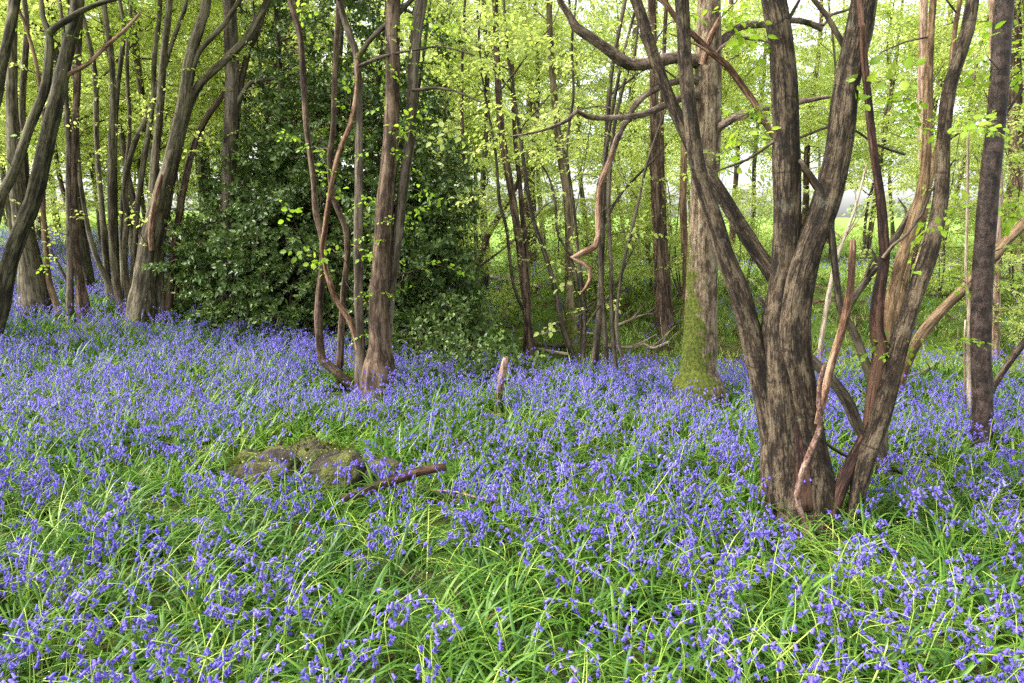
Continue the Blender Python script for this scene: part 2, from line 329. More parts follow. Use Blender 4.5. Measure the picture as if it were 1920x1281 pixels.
def spray_tpl(seed, L=0.6, leaf=0.05, nside=8, kind='small', gap=0.055, flat=0.35, droop=0.25):
    rs = np.random.RandomState(seed); Vs, Ts, Ms, Rr = [], [], [], []; n = 0
    lv, lt = leaf_tris(kind)
    def twig(a, b, r):
        nonlocal n
        d = b - a; s = np.cross(d, [0, 0, 1]); s = s / (np.linalg.norm(s) + 1e-9) * r
        V = np.array([a + s, a - s * 0.5 + [0, 0, r], a - s * 0.5 - [0, 0, r], b]); T = np.array([[0, 1, 3], [1, 2, 3], [2, 0, 3]]) + n
        Vs.append(V); Ts.append(T); Ms.append(np.zeros(3, int)); Rr.append(np.full(4, 0.5)); n += 4
    def axis_pts(p, d, l):
        k = max(2, int(l / gap)); out = [p]; d = d / np.linalg.norm(d)
        for i in range(k):
            d = d + np.array([rs.randn() * 0.10, rs.randn() * 0.10, -droop * gap + rs.randn() * 0.05]); d /= np.linalg.norm(d)
            out.append(out[-1] + d * gap)
        return out
    def leaves(pts, s0=0):
        nonlocal n
        for i in range(s0, len(pts)):
            d = pts[min(i + 1, len(pts) - 1)] - pts[max(i - 1, 0)]; d = d / (np.linalg.norm(d) + 1e-9)
            side = 1 if i % 2 else -1
            s = np.cross([0, 0, 1], d) * side
            ld = d * 0.65 + s * 0.9 + np.array([0, 0, -0.25 + rs.randn() * 0.25])
            if i == len(pts) - 1: ld = d + np.array([0, 0, -0.3])
            z = np.array([rs.randn() * flat, rs.randn() * flat, 1.0])
            Rm = rot_from(ld, z); sc = leaf * (0.65 + 0.6 * rs.rand())
            Vs.append(pts[i] + (lv * sc) @ Rm.T); Ts.append(lt + n); Ms.append(np.ones(len(lt), int)); Rr.append(np.full(len(lv), rs.rand())); n += len(lv)
    main = axis_pts(np.zeros(3), np.array([1.0, 0, 0.05]), L)
    for i in range(len(main) - 1): twig(main[i], main[i + 1], 0.0022)
    leaves(main, 2)
    for k in range(nside):
        i = int((0.12 + 0.8 * (k + rs.rand() * 0.5) / nside) * (len(main) - 1)); side = 1 if k % 2 else -1
        ang = side * (0.7 + rs.rand() * 0.4); l = L * (0.22 + 0.33 * rs.rand()) * (1.15 - 0.6 * i / len(main))
        q = axis_pts(main[i], np.array([math.cos(ang), math.sin(ang), rs.randn() * 0.15]), l)
        twig(q[0], q[-1], 0.0016); leaves(q, 1)
    return np.concatenate(Vs), np.concatenate(Ts), np.concatenate(Ms), np.concatenate(Rr)

SPR_FAR = [spray_tpl(s, 0.78, 0.074, 10, 'small', 0.056, flat=1.0) for s in range(5)]
SPR_MID = [spray_tpl(20 + s, 0.55, 0.052, 7, 'leaf', 0.050, flat=0.45) for s in range(5)]
SPR_NEAR = [spray_tpl(40 + s, 0.42, 0.062, 4, 'leaf', 0.045, flat=0.45, droop=0.6) for s in range(5)]
SPR_SMALL = [spray_tpl(60 + s, 0.26, 0.050, 2, 'leaf', 0.040, flat=0.5, droop=0.8) for s in range(4)]

def holly_tpl(seed):
    rs = np.random.RandomState(seed); lv, lt = leaf_tris('holly'); Vs, Ts, Ms, Rr = [], [], [], []; n = 0
    for k in range(22):
        p = np.array([0.015 * k * 0.8, 0, 0]) + rs.randn(3) * 0.012; a = k * 2.4
        d = np.array([0.45 + rs.rand() * .4, math.cos(a), math.sin(a) - 0.2]); z = np.array([0.7, 0, 0.8]) + rs.randn(3) * 0.5
        Rm = rot_from(d, z); sc = 0.060 * (0.6 + 0.6 * rs.rand())
        Vs.append(p + (lv * sc) @ Rm.T); Ts.append(lt + n); Ms.append(np.ones(len(lt), int)); Rr.append(np.full(len(lv), rs.rand())); n += len(lv)
    s = 0.004; V = np.array([[-0.1, s, 0], [-0.1, -s, s], [-0.1, -s, -s], [0.28, 0, 0]]); Vs.append(V); Ts.append(np.array([[0, 1, 3], [1, 2, 3], [2, 0, 3]]) + n); Ms.append(np.zeros(3, int)); Rr.append(np.full(4, .5))
    return np.concatenate(Vs), np.concatenate(Ts), np.concatenate(Ms), np.concatenate(Rr)
SPR_HOLLY = [holly_tpl(80 + s) for s in range(4)]

def frames(dirs, ups):
    x = dirs / (np.linalg.norm(dirs, axis=1)[:, None] + 1e-9); z = ups - x * (x * ups).sum(1)[:, None]; z /= np.linalg.norm(z, axis=1)[:, None] + 1e-9
    return np.stack([x, np.cross(z, x), z], 2)

def add_sprays(g, tpls, pos, dirs, scale, rs, ups=None, rnd=None):
    pos = np.asarray(pos); dirs = np.asarray(dirs); n = len(pos)
    if n == 0: return
    if ups is None: ups = np.array([0, 0, 1.0]) + rs.randn(n, 3) * 0.45
    F = frames(dirs, ups) * np.asarray(scale).reshape(-1, 1, 1); which = rs.randint(len(tpls), size=n)
    rnd = rs.rand(n) if rnd is None else rnd
    for k, t in enumerate(tpls):
        w = which == k
        if w.any(): g.inst(t, F[w], pos[w], rnd[w], 0.45)

def branches(g, p, r, rs, n, zlo, zhi, blen, tpls, sscale=1.0, per=4, elev=(5, 45), sides=5, mat=0, az=None, lift=0.0, fork=True):
    """side branches with leaf sprays along the stem p (points) between heights zlo..zhi above its foot"""
    z = p[:, 2] - p[0, 2]; ok = np.where((z >= zlo) & (z <= zhi))[0]
    if len(ok) == 0: return
    pos, dirs = [], []
    for b in range(n):
        i = ok[int((b + rs.rand()) / n * len(ok)) % len(ok)]
        a = rs.rand() * 6.283 if az is None else az[0] + rs.randn() * az[1]
        e = D2R(rs.uniform(*elev)); Lb = blen * rs.uniform(0.55, 1.15) * (1.0 - 0.45 * (z[i] - zlo) / max(zhi - zlo, .1))
        d = np.array([math.cos(a) * math.cos(e), math.sin(a) * math.cos(e), math.sin(e)]); q = [p[i]]; k = 5
        for j in range(k):
            d = d + rs.randn(3) * 0.24 + np.array([0, 0, -0.04]); d /= np.linalg.norm(d); q.append(q[-1] + d * Lb / k)
        rb = min(r[i] * 0.55, 0.004 + 0.0065 * Lb)
        pp, _ = tube(g, q, np.linspace(rb, 0.003, k + 1), sides, 0.22, 0.03, mat, seed=rs.randint(1 << 30), cap=False)
        for j in range(per):
            t = 0.25 + 0.75 * (j + rs.rand() * 0.8) / per; m = min(int(t * (len(pp) - 1)), len(pp) - 2)
            dd = pp[m + 1] - pp[m]; dd /= np.linalg.norm(dd) + 1e-9; side = 1 if j % 2 else -1
            s = np.cross([0, 0, 1.0], dd) * side
            v = dd * rs.uniform(.4, 1) + s * rs.uniform(.3, .9); v[2] = v[2] * 0.5 + rs.randn() * 0.28 + lift
            pos.append(pp[m]); dirs.append(v)
        pos.append(pp[-1]); dirs.append(pp[-1] - pp[-2])
    add_sprays(g, tpls, np.array(pos), np.array(dirs), sscale * rs.uniform(0.7, 1.2, len(pos)), rs)

# ------------------------------------------------------------------ trees placed from the photo
def world_pts(pts, Y0):
    W, R = [], []
    for q in pts:
        w, mpp = P(q[0], q[1], Y0 + (q[3] if len(q) > 3 else 0)); W.append(w); R.append(q[2] / 2 * mpp)
    return W, R

def stem(root, name, mat, pts, Y0, foot=True, ext=0.0, sides=14, step=0.07, lump=0.07, flute=0.0, flare=0.0, seed=None, jag=0.0, lean=None, label=None):
    W, R = world_pts(pts, Y0)
    if foot:
        W.insert(0, W[0] + (W[0] - W[1]) / (np.linalg.norm(W[0] - W[1]) + 1e-9) * (0.14 if pts[0][1] > 880 else 0.42)); R.insert(0, R[0] * 1.12)
        if flare:
            R[0] *= 1 + flare * 1.3; R[1] *= 1 + flare
    rs = np.random.RandomState(seed if seed is not None else int(abs(pts[0][0] * 31 + pts[-1][0] * 7 + pts[0][1])) % 99991)
    nin = len(W)
    if ext > 0:
        d = W[-1] - W[-2]; d /= np.linalg.norm(d); k = max(3, int(ext / 0.9)); r0 = R[-1]
        for i in range(k):
            d = d * 0.8 + np.array([0, 0, 0.28]) + rs.randn(3) * 0.09; d /= np.linalg.norm(d)
            W.append(W[-1] + d * ext / k); R.append(r0 * (1 - 0.8 * (i + 1) / k))
    g = Geo(); p, r = tube(g, W, R, sides, step, lump, seed=rs.randint(1 << 30), flute=flute, jag=jag)
    o = g.build(name, mat, root, root.location)
    if label: o['label'] = label
    return p, r

def crown(root, stems, rs, n=6, sprigs=4, zlo=0.0, blen=1.6, tpls=None, leaf='leaf', extra=None, top=4.0, per=4, sscale=1.0, above=True, near=None):
    """leafy branches on the stems from the frame's upper edge up, and the sprays of extra=[(px,py,Y,size)]"""
    g = Geo(); tpls = tpls or SPR_MID
    for p, r in stems:
        H = p[-1, 2] - p[0, 2]
        if sprigs: branches(g, p, r, rs, sprigs, 0.9, min(zlo, H), .5, SPR_SMALL, 1.0, 1, elev=(10, 60), sides=4)
        if H < zlo + 0.3: continue
        branches(g, p, r, rs, n, zlo, H, blen, tpls, sscale, per)
    if extra:
        pos, dirs, sc = [], [], []
        for e in extra:
            w, _ = P(e[0], e[1], e[2]); a = e[4] if len(e) > 4 else rs.rand() * 6.28
            pos.append(w); dirs.append([math.cos(a), math.sin(a), rs.randn() * 0.1 - 0.1]); sc.append(e[3])
        add_sprays(g, near or SPR_NEAR, np.array(pos), np.array(dirs), np.array(sc), rs)
    if g.n: g.build('crown', [M['twig'], M[leaf]], root, root.location)

rs = np.random.RandomState(5)
HORN = dict(flute=0.06, sides=22, step=0.035, lump=0.075)

# --- the big hornbeam coppice at the right front
b = GT(1500, 962, .06); YA = b[1]
tA = thing('hornbeam_tree', 'stout grey brown coppiced tree with two thick trunks in the right front, bark streaked pale', 'tree', b)
st = []
st.append(stem(tA, 'trunk', M['horn'], [(1478, 952, 86), (1470, 850, 78), (1461, 730, 68), (1456, 640, 60), (1463, 560, 50), (1473, 480, 49), (1476, 390, 47), (1474, 280, 46), (1472, 195, 45), (1466, 98, 44), (1452, 10, 43)], YA, ext=6, flare=0.1, **HORN))
st.append(stem(tA, 'trunk', M['horn'], [(1526, 948, 74), (1518, 850, 66), (1500, 735, 66), (1487, 640, 64), (1494, 560, 60), (1512, 480, 54), (1545, 391, 49), (1573, 273, 47), (1585, 176, 46), (1601, 98, 48), (1618, 5, 50)], YA - 0.04, ext=6, flare=0.1, **HORN))
st.append(stem(tA, 'trunk', M['horn'], [(1466, 905, 60), (1448, 800, 50), (1430, 715, 46), (1407, 625, 40), (1386, 550, 38), (1359, 478, 34), (1343, 425, 32), (1309, 320, 30), (1297, 237, 28), (1285, 119, 26), (1278, 5, 25)], YA + 0.02, ext=5, foot=False, **HORN))
st.append(stem(tA, 'branch', M['horn'], [(1452, 520, 30), (1437, 498, 29, .02), (1400, 443, 27, .08), (1351, 362, 26, .15), (1310, 300, 25, .2), (1285, 250, 24, .2), (1250, 172, 23, .2), (1214, 71, 22, .2), (1193, 2, 21, .2)], YA + 0.03, ext=4, foot=False, **HORN))
stem(tA, 'branch', M['twig'], [(1588, 95, 14), (1577, 76, 10), (1550, 30, 9), (1526, 0, 9), (1500, -60, 7)], YA, foot=False)
stem(tA, 'branch', M['twig'], [(1470, 60, 12), (1480, 35, 7), (1498, 2, 6), (1515, -60, 5)], YA, foot=False)
stem(tA, 'branch', M['twig'], [(1470, 268, 8), (1496, 260, 5), (1550, 239, 5), (1590, 236, 4), (1640, 270, 5), (1697, 290, 5)], YA + .12, foot=False)
stem(tA, 'branch', M['twig'], [(1465, 262, 8), (1449, 267, 6), (1400, 300, 5), (1330, 325, 3)], YA, foot=False)
stem(tA, 'root', M['horn_rot'], [(1497, 760, 10), (1496, 820, 22), (1500, 880, 36), (1503, 950, 44)], YA - 0.088, foot=False, **HORN)
for k, a in enumerate([-2.9, -2.2, -1.65, -1.1, -.3]):
    c0 = np.array(tA.location); q = [c0 + np.array([math.cos(a) * d, math.sin(a) * d * .9 + .02, z]) for d, z in [(.06, .24), (.125, .10), (.20, .015), (.34, -.07)]]
    g = Geo(); tube(g, q, [.05, .046, .034, .015], 14, .03, .16, seed=k, flute=.08); g.build('root', M['horn'], tA, tA.location)
ex = []
for (x, y) in [(1560, 150), (1555, 160), (1720, 165), (1705, 230), (1735, 180), (1780, 225), (1830, 240), (1850, 238), (1690, 180), (1380, 215), (1400, 200), (1340, 25), (1335, 40), (1350, 55), (1300, 20), (1390, 250), (1360, 265)]:
    ex.append((x, y, rs.uniform(3.2, 4.2), rs.uniform(.55, .95)))
crown(tA, st, rs, n=5, sprigs=0, zlo=3.1, blen=1.7, extra=ex, per=4)

# --- the second clump: two leaning stems from one foot
b = GT(1597, 985, .06); YB = b[1]
tB = thing('hornbeam_tree', 'slender dark two stemmed tree leaning to the right beside the stout coppiced tree', 'tree', b)
st = [stem(tB, 'trunk', M['horn'], [(1595, 988, 24), (1621, 868, 35), (1647, 792, 36), (1673, 695, 33), (1691, 625, 32), (1721, 537, 31), (1745, 465, 31), (1764, 371, 27), (1770, 254, 24), (1780, 168, 24), (1807, 78, 23), (1823, 2, 22)], YB, ext=5, **HORN)]
stem(tB, 'trunk', M['horn_rot'], [(1564, 948, 26), (1580, 905, 25), (1595, 870, 25), (1622, 820, 24)], YB + 0.02, **HORN)
st.append(stem(tB, 'trunk', M['horn_rot'], [(1630, 850, 30, .02), (1638, 734, 26, .03), (1650, 660, 26, .03), (1643, 616, 24, .03), (1647, 559, 21, .03), (1658, 494, 18, .03), (1658, 460, 18, .03), (1651, 371, 16, .03), (1637, 273, 15, .03), (1627, 176, 14, .03), (1620, 105, 13, .03), (1617, 50, 12), (1612, 2, 12)], YB, ext=3, foot=False, **HORN))
st.append(stem(tB, 'branch', M['dark'], [(1638, 725, 18), (1628, 695, 16), (1603, 628, 16), (1577, 581, 14), (1567, 515, 13), (1560, 450, 13), (1552, 395, 12), (1535, 350, 9), (1500, 300, 7)], YB + 0.06, foot=False, **HORN))
stem(tB, 'branch', M['twig'], [(1655, 485, 8), (1672, 462, 6), (1700, 440, 6), (1730, 400, 5), (1745, 360, 4), (1790, 300, 3)], YB, foot=False)
ex = [(1625, 640, YB, .45, 0.1), (1672, 648, YB, .5, 0.0), (1720, 640, YB, .6, 0.1), (1780, 632, YB, .6, 0.0), (1690, 660, YB, .5, 3.0), (1750, 648, YB, .5, 0.2), (1738, 590, YB, .3)]
crown(tB, st[:2], rs, n=5, sprigs=1, zlo=3.0, blen=1.6, extra=ex, per=4)

# --- the bent stem rising behind them
b = GT(1657, 888, .10); YC = b[1]
tC = thing('hornbeam_tree', 'bent mossy stem that bows over behind the dark leaning tree, with a knobbly foot', 'tree', b)
stem(tC, 'trunk', M['dark'], [(1658, 886, 28), (1646, 843, 21), (1612, 806, 21), (1590, 756, 22), (1560, 712, 20), (1525, 677, 18), (1500, 648, 16), (1470, 610, 13), (1420, 560, 9)], YC, **HORN)
stem(tC, 'stub', M['dark'], [(1664, 884, 16), (1659, 840, 13), (1658, 795, 11)], YC + .03, jag=0.03)
stem(tC, 'root', M['dark'], [(1652, 872, 16), (1672, 876, 12), (1690, 888, 8)], YC, foot=False)

# --- dead poles and fallen branches near the coppice
def stick(name, label, cat, mat, pts, Y0=None, ground=False, group=None, sides=9, jag=0.015, twigs=0, part='stick'):
    if ground:
        W, R = [], []
        for q in pts:
            up = q[3] if len(q) > 3 else 0.0; w = G(q[0], q[1], up); _, mpp = P(q[0], q[1], w[1]); W.append(w + [0, 0, up]); R.append(q[2] / 2 * mpp)
    else: W, R = world_pts(pts, Y0)
    g = Geo(); p, r = tube(g, W, R, sides, 0.05, 0.1, seed=int(pts[0][0]), jag=jag)
    r2 = np.random.RandomState(int(pts[0][0]))
    for k in range(twigs):
        i = r2.randint(len(p) // 5, len(p) - 1); d = p[min(i + 1, len(p) - 1)] - p[i - 1]; d /= np.linalg.norm(d)
        v = d * 0.7 + np.array([r2.randn() * .5, r2.randn() * .4, 0.35 + r2.rand() * .5]); v /= np.linalg.norm(v); l = r2.uniform(.2, .6)
        tube(g, [p[i], p[i] + v * l * .5 + r2.randn(3) * .02, p[i] + v * l + r2.randn(3) * .05], [r[i] * .6, r[i] * .4, r[i] * .15], 5, 0.1, 0.05, seed=k)
    o = g.build(name, mat, None, W[0]); o.location = W[0]
    return tag(o, label, cat, group)
stick('dead_branch', 'brown snapped pole leaning upright against the stout coppiced tree', 'branch', M['dead'], [(1533, 795, 12), (1542, 756, 14), (1560, 677, 15), (1582, 607, 16), (1595, 537, 14), (1599, 452, 11)], YA - 0.16)
stick('dead_branch', 'thin pinkish peeling stick standing at the foot of the stout coppiced tree', 'branch', M['pinkstick'], [(1514, 990, 9), (1494, 931, 11), (1512, 865, 11), (1538, 800, 10), (1535, 756, 9), (1538, 712, 8), (1547, 682, 6)], YA - 0.26)
stick('dead_branch', 'short dark stub poking out low between the two front trees', 'branch', M['dark'], [(1535, 818, 7), (1560, 840, 6), (1592, 858, 6)], YA + 0.1)
stick('dead_branch', 'rough reddish broken branch hanging slantwise across the oak trunk', 'branch', M['dead'], [(1228, -10, 10), (1250, 9, 10), (1271, 40, 11), (1297, 63, 11), (1332, 98, 12), (1362, 122, 13), (1390, 159, 13), (1414, 192, 13), (1437, 234, 12), (1449, 253, 11), (1500, 308, 10), (1535, 362, 8)], YA + 0.22, twigs=3)

# --- oak
b = GT(1310, 722); YO = b[1]
tO = thing('oak_tree', 'broad straight oak with green moss up its left side and twisted bare limbs', 'tree', b)
st = [stem(tO, 'trunk', M['oak'], [(1308, 722, 78), (1309, 695, 70), (1312, 640, 64), (1315, 560, 58), (1318, 450, 55), (1322, 340, 52), (1326, 250, 51), (1327, 170, 50), (1328, 90, 47), (1330, 5, 42)], YO, ext=6, sides=24, step=0.05, lump=0.035, flare=0.28)]
ol = M['oak_limb']
KO = dict(foot=False, sides=12, step=0.06, lump=0.12)
lm = []
lm.append(stem(tO, 'limb', ol, [(1315, 118, 26), (1270, 109, 23, -.1), (1220, 119, 22, -.2), (1179, 120, 22, -.25), (1145, 97, 20, -.3), (1110, 72, 18, -.35), (1079, 50, 16, -.4), (1067, 28, 13, -.4), (1051, 4, 11, -.4), (1030, -70, 8, -.5), (980, -160, 4, -.6)], YO, **KO))
lm.append(stem(tO, 'limb', ol, [(1318, 150, 16), (1270, 152, 13, -.15), (1235, 166, 12, -.2), (1207, 181, 12, -.25), (1185, 205, 12, -.3), (1179, 219, 11, -.3), (1157, 259, 11, -.3), (1145, 297, 11, -.3), (1125, 344, 10, -.3), (1123, 370, 9, -.3)], YO, **KO))
lm.append(stem(tO, 'limb', ol, [(1318, 178, 17), (1270, 186, 14, -.2), (1248, 197, 13, -.3), (1201, 216, 11, -.4), (1132, 222, 9, -.5), (1101, 219, 9, -.6), (1082, 208, 9, -.6), (1064, 225, 7, -.65), (1020, 244, 5, -.7), (985, 252, 4, -.8), (954, 256, 2, -.8)], YO, **KO))
lm.append(stem(tO, 'limb', ol, [(1332, 96, 17), (1352, 79, 15), (1376, 56, 14, .1), (1404, 47, 14, .1), (1435, 46, 13, .2), (1484, 38, 11, .2), (1519, 44, 11, .3), (1541, 55, 9, .3)], YO, **KO))
lm.append(stem(tO, 'branch', ol, [(1519, 44, 7, .3), (1545, 47, 6, .3), (1558, 28, 6, .3), (1582, 21, 5, .3), (1640, 0, 4, .4)], YO, **KO))
lm.append(stem(tO, 'branch', ol, [(1340, 105, 9), (1352, 90, 7), (1379, 73, 6), (1414, 73, 6), (1445, 80, 4)], YO - .1, **KO))
lm.append(stem(tO, 'limb', ol, [(1335, 250, 17), (1355, 234, 15, -.1), (1376, 221, 14, -.15), (1414, 206, 13, -.2), (1451, 200, 12, -.25), (1493, 192, 11, -.3), (1559, 181, 6, -.4), (1590, 178, 4, -.4)], YO, **KO))
stem(tO, 'stub', M['dead'], [(1318, 120, 17, -.15), (1326, 85, 14, -.2), (1336, 62, 11, -.25), (1347, 38, 6, -.28)], YO, foot=False, jag=0.06, lump=0.2)
stem(tO, 'branch', M['dead'], [(1150, 280, 10), (1138, 315, 11), (1125, 350, 10), (1121, 395, 10), (1122, 440, 10), (1117, 462, 11), (1095, 474, 11), (1075, 483, 10), (1092, 492, 10), (1107, 503, 9), (1107, 525, 9), (1098, 541, 7), (1094, 546, 6)], YO - .31, foot=False, jag=0.05, lump=0.34, label='peeling brown dead end of the hanging limb')
ex = [(x + rs.randn() * 38, y + rs.randn() * 28, YO + rs.uniform(-.6, 3.2), rs.uniform(.65, 1.1)) for (x, y) in 2 * [(1050, 30), (1000, 40), (960, 50), (1030, 60), (1090, 20), (1150, 30), (1120, 60), (980, 110), (940, 130), (1010, 150), (1040, 120), (960, 190), (900, 230), (940, 260), (1000, 300), (900, 150), (880, 90), (1180, 45), (1230, 25), (930, 20), (1060, 290), (1080, 330), (1380, 270), (1400, 150), (890, 270), (1350, 300), (870, 40), (1360, 230), (960, 330), (1010, 215), (905, 55)]]
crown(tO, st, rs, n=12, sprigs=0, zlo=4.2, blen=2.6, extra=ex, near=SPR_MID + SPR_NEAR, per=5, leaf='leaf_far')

# --- left middle coppice, six stems from a mossy stool
b = GT(672, 702); YS = b[1]
tS = thing('hornbeam_tree', 'six stemmed brown coppice tree on a mossy stool in front of the dark holly', 'tree', b)
st = []
KS = dict(sides=14, step=0.06, lump=0.09)
st.append(stem(tS, 'trunk', M['brown'], [(709, 706, 50), (711, 640, 42), (711, 564, 38), (720, 415, 32), (732, 267, 28), (737, 119, 27), (738, 3, 27)], YS - .05, ext=6, flare=.22, flute=.05, **KS))
st.append(stem(tS, 'trunk', M['grey'], [(727, 655, 14, .1), (732, 564, 16, .1), (741, 475, 18, .05), (759, 332, 20), (771, 237, 20), (777, 89, 21), (791, 2, 21)], YS, ext=5, **KS))
st.append(stem(tS, 'trunk', M['grey'], [(676, 694, 20), (673, 593, 17), (672, 475, 17), (673, 297, 16), (670, 119, 13), (655, 65, 12), (637, 3, 11)], YS, ext=4, flare=.2, **KS))
st.append(stem(tS, 'trunk', M['brown'], [(622, 690, 18), (605, 675, 16), (597, 594, 15), (604, 510, 14), (605, 451, 12), (593, 404, 12), (587, 332, 11), (575, 237, 11), (569, 148, 11), (562, 63, 11), (545, 2, 11)], YS + .15, ext=4, **KS))
st.append(stem(tS, 'trunk', M['brown'], [(637, 684, 13), (643, 564, 12), (651, 487, 12), (648, 430, 11), (625, 368, 10), (618, 297, 10), (625, 237, 10), (628, 119, 10), (634, 30, 10), (636, -10, 9)], YS + .25, ext=4, **KS))
stem(tS, 'trunk', M['dead'], [(672, 660, 12), (658, 605, 11), (628, 558, 11), (606, 480, 10), (610, 427, 10), (620, 356, 9), (634, 291, 9), (658, 231, 9), (669, 165, 8), (671, 100, 7)], YS - .02, foot=False, **KS)
stem(tS, 'branch', M['dark'], [(670, 112, 11), (690, 80, 9), (717, 53, 9), (745, 28, 9), (771, 0, 9), (800, -40, 7)], YS - .02, foot=False, **KS)
stem(tS, 'branch', M['twig'], [(672, 125, 6), (720, 105, 5), (790, 92, 4), (830, 88, 3), (890, 104, 3)], YS - .1, foot=False)
stem(tS, 'branch', M['twig'], [(772, 170, 6), (820, 165, 5), (850, 170, 4), (910, 195, 3)], YS - .1, foot=False)
g = Geo()                                            # the stool: a low mossy mound the stems rise from
for (x, y, rr, sq) in [(655, 690, .26, .55), (690, 700, .25, .55), (620, 692, .17, .6), (600, 694, .10, .6), (725, 704, .13, .5)]:
    c = G(x, y + 4); a = np.linspace(0, 2 * np.pi, 18, endpoint=False); e = np.linspace(-0.4, 1.5, 9)
    A, E = np.meshgrid(a, e); r1 = rr * (1 + .18 * np.sin(3 * A + x) * np.cos(E) + .12 * np.sin(5 * A + 7 * E))
    V = np.stack([c[0] + r1 * np.cos(A) * np.cos(E), c[1] + .12 + r1 * np.sin(A) * np.cos(E) * .8, c[2] + r1 * sq * np.sin(E)], -1).reshape(-1, 3)
    i = np.arange(8)[:, None] * 18; j = np.arange(18)[None]; k = (j + 1) % 18
    bk = (V - c) * [1, 1, .3]
    g.add(V, Q=np.stack([i + j, i + k, i + 18 + k, i + 18 + j], -1).reshape(-1, 4), bk=bk)
M['stool'] = bark('mossy_stool_bark', (0.018, 0.011, 0.006), (0.060, 0.034, 0.020), (0.12, 0.075, 0.045), freq=14, stretch=0.5, moss=0.30, bump=1.0)
g.build('stool', M['stool'], tS, tS.location)
ex = [(x, y, YS - .1 + rs.uniform(-.2, .2), rs.uniform(.55, .95), rs.choice([0, 3.1]) + rs.randn() * .5) for (x, y) in [(735, 195), (725, 290), (745, 225), (760, 240), (700, 285), (775, 250), (770, 320), (700, 375), (735, 400), (745, 410), (665, 365), (690, 440), (700, 440), (690, 470), (710, 470), (735, 550), (750, 553), (705, 550), (705, 570), (600, 325), (695, 520), (700, 625), (660, 250), (770, 120), (560, 255), (735, 450), (800, 360), (700, 180)]]
crown(tS, st, rs, n=5, zlo=3.6, blen=1.7, extra=ex, near=SPR_SMALL, per=4)

# --- left edge: dark leaning tree whose foot is just outside the frame
YH = 7.6
b = np.array([P(-22, 640, YH)[0][0], YH, float(terrain(P(-22, 640, YH)[0][0], YH))])
tH = thing('hornbeam_tree', 'dark ridged tree leaning in from the left edge of the wood, forked above', 'tree', b)
st = [stem(tH, 'trunk', M['olive_dark'], [(-22, 655, 34), (0, 580, 29), (16, 500, 28), (40, 430, 29), (65, 368, 28), (83, 285, 26), (105, 190, 25), (128, 90, 23), (146, 2, 22)], YH, ext=5, **HORN)]
st.append(stem(tH, 'trunk', M['olive_dark'], [(-40, 640, 24), (-22, 470, 20), (0, 378, 18), (25, 325, 17), (55, 240, 17), (83, 170, 16), (92, 105, 15), (92, 65, 12), (80, 30, 9), (76, -10, 8)], YH - .15, ext=2, **KS))
stem(tH, 'branch', M['olive_dark'], [(93, 62, 13), (110, 48, 12), (130, 36, 11), (150, 22, 10), (190, 5, 8), (225, -4, 7), (280, -30, 5)], YH - .15, foot=False, **KS)
stem(tH, 'branch', M['dead'], [(125, 142, 8), (140, 133, 8), (165, 120, 7), (195, 90, 7), (230, 60, 6), (262, 26, 5)], YH, foot=False, jag=.02, **KS)
st.append(stem(tH, 'trunk', M['olive_dark'], [(-45, 600, 24), (-25, 300, 20), (0, 142, 18), (12, 90, 17), (22, 35, 16), (30, 2, 15)], YH + .3, ext=3, **KS))
crown(tH, st, rs, n=5, zlo=4.2, blen=1.7, per=4)

# --- stems at the left, each coppice or single tree a thing of its own
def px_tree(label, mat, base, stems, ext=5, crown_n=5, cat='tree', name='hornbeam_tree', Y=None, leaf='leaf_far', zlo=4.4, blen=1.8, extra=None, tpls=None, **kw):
    b = GT(*base) if Y is None else np.array([P(base[0], base[1], Y)[0][0], Y, float(terrain(P(base[0], base[1], Y)[0][0], Y))])
    t = thing(name, label, cat, b); S = []
    for s in stems:
        o = dict(s[1]) if isinstance(s, tuple) and isinstance(s[1], dict) else {}
        pts = s[0] if o or (isinstance(s, tuple) and isinstance(s[1], dict)) else s
        mt = o.pop('mat', mat); nm = o.pop('name', 'trunk'); dy = o.pop('dy', 0.0); e = o.pop('ext', ext if pts[-1][1] < 12 else 0)
        k = dict(sides=12, step=0.08, lump=0.08); k.update(kw); k.update(o)
        S.append(stem(t, nm, mt, pts, b[1] + dy, ext=e, **k))
    if crown_n: crown(t, [s for s in S if s[0][-1, 2] - s[0][0, 2] > 3], rs, n=max(2, int(crown_n * .7)), zlo=zlo, blen=blen, leaf=leaf, extra=extra, tpls=tpls or SPR_FAR, per=3, near=SPR_SMALL)
    return t
NF = dict(foot=False)
px_tree('thick olive barked trunk leaning slightly, mossy foot, second from the left edge', M['olive'], (66, 570),
    [([(66, 570, 46), (56, 510, 38), (45, 450, 32), (32, 350, 26), (24, 225, 21), (22, 100, 18), (25, 2, 17)], dict(flute=.05, flare=.15)),
     ([(82, 560, 20), (70, 490, 17), (55, 420, 15), (48, 320, 12), (42, 200, 11), (50, 60, 10), (46, 0, 9)], dict(dy=.2))])
px_tree('thin yellowish crooked stem standing right of the thick olive trunk', M['orange'], (105, 573), [[(107, 575, 12), (92, 525, 10), (84, 440, 9), (80, 350, 9), (85, 250, 8), (70, 130, 7), (45, 40, 6), (30, 5, 5)]], crown_n=3)
px_tree('slim straight grey stem just left of the trunk with a tan mossy foot', M['grey'], (131, 574), [[(131, 575, 13), (131, 475, 12), (129, 350, 10), (127, 250, 9), (124, 175, 8), (120, 80, 7), (112, 3, 6)]], crown_n=3)
px_tree('tan trunk with a mossy foot standing alone in the gap at left', M['brown'], (155, 573), [([(156, 574, 20), (150, 530, 16), (142, 475, 14), (138, 350, 13), (143, 200, 12), (148, 60, 11), (150, 3, 10)], dict(flare=.25))], crown_n=4)
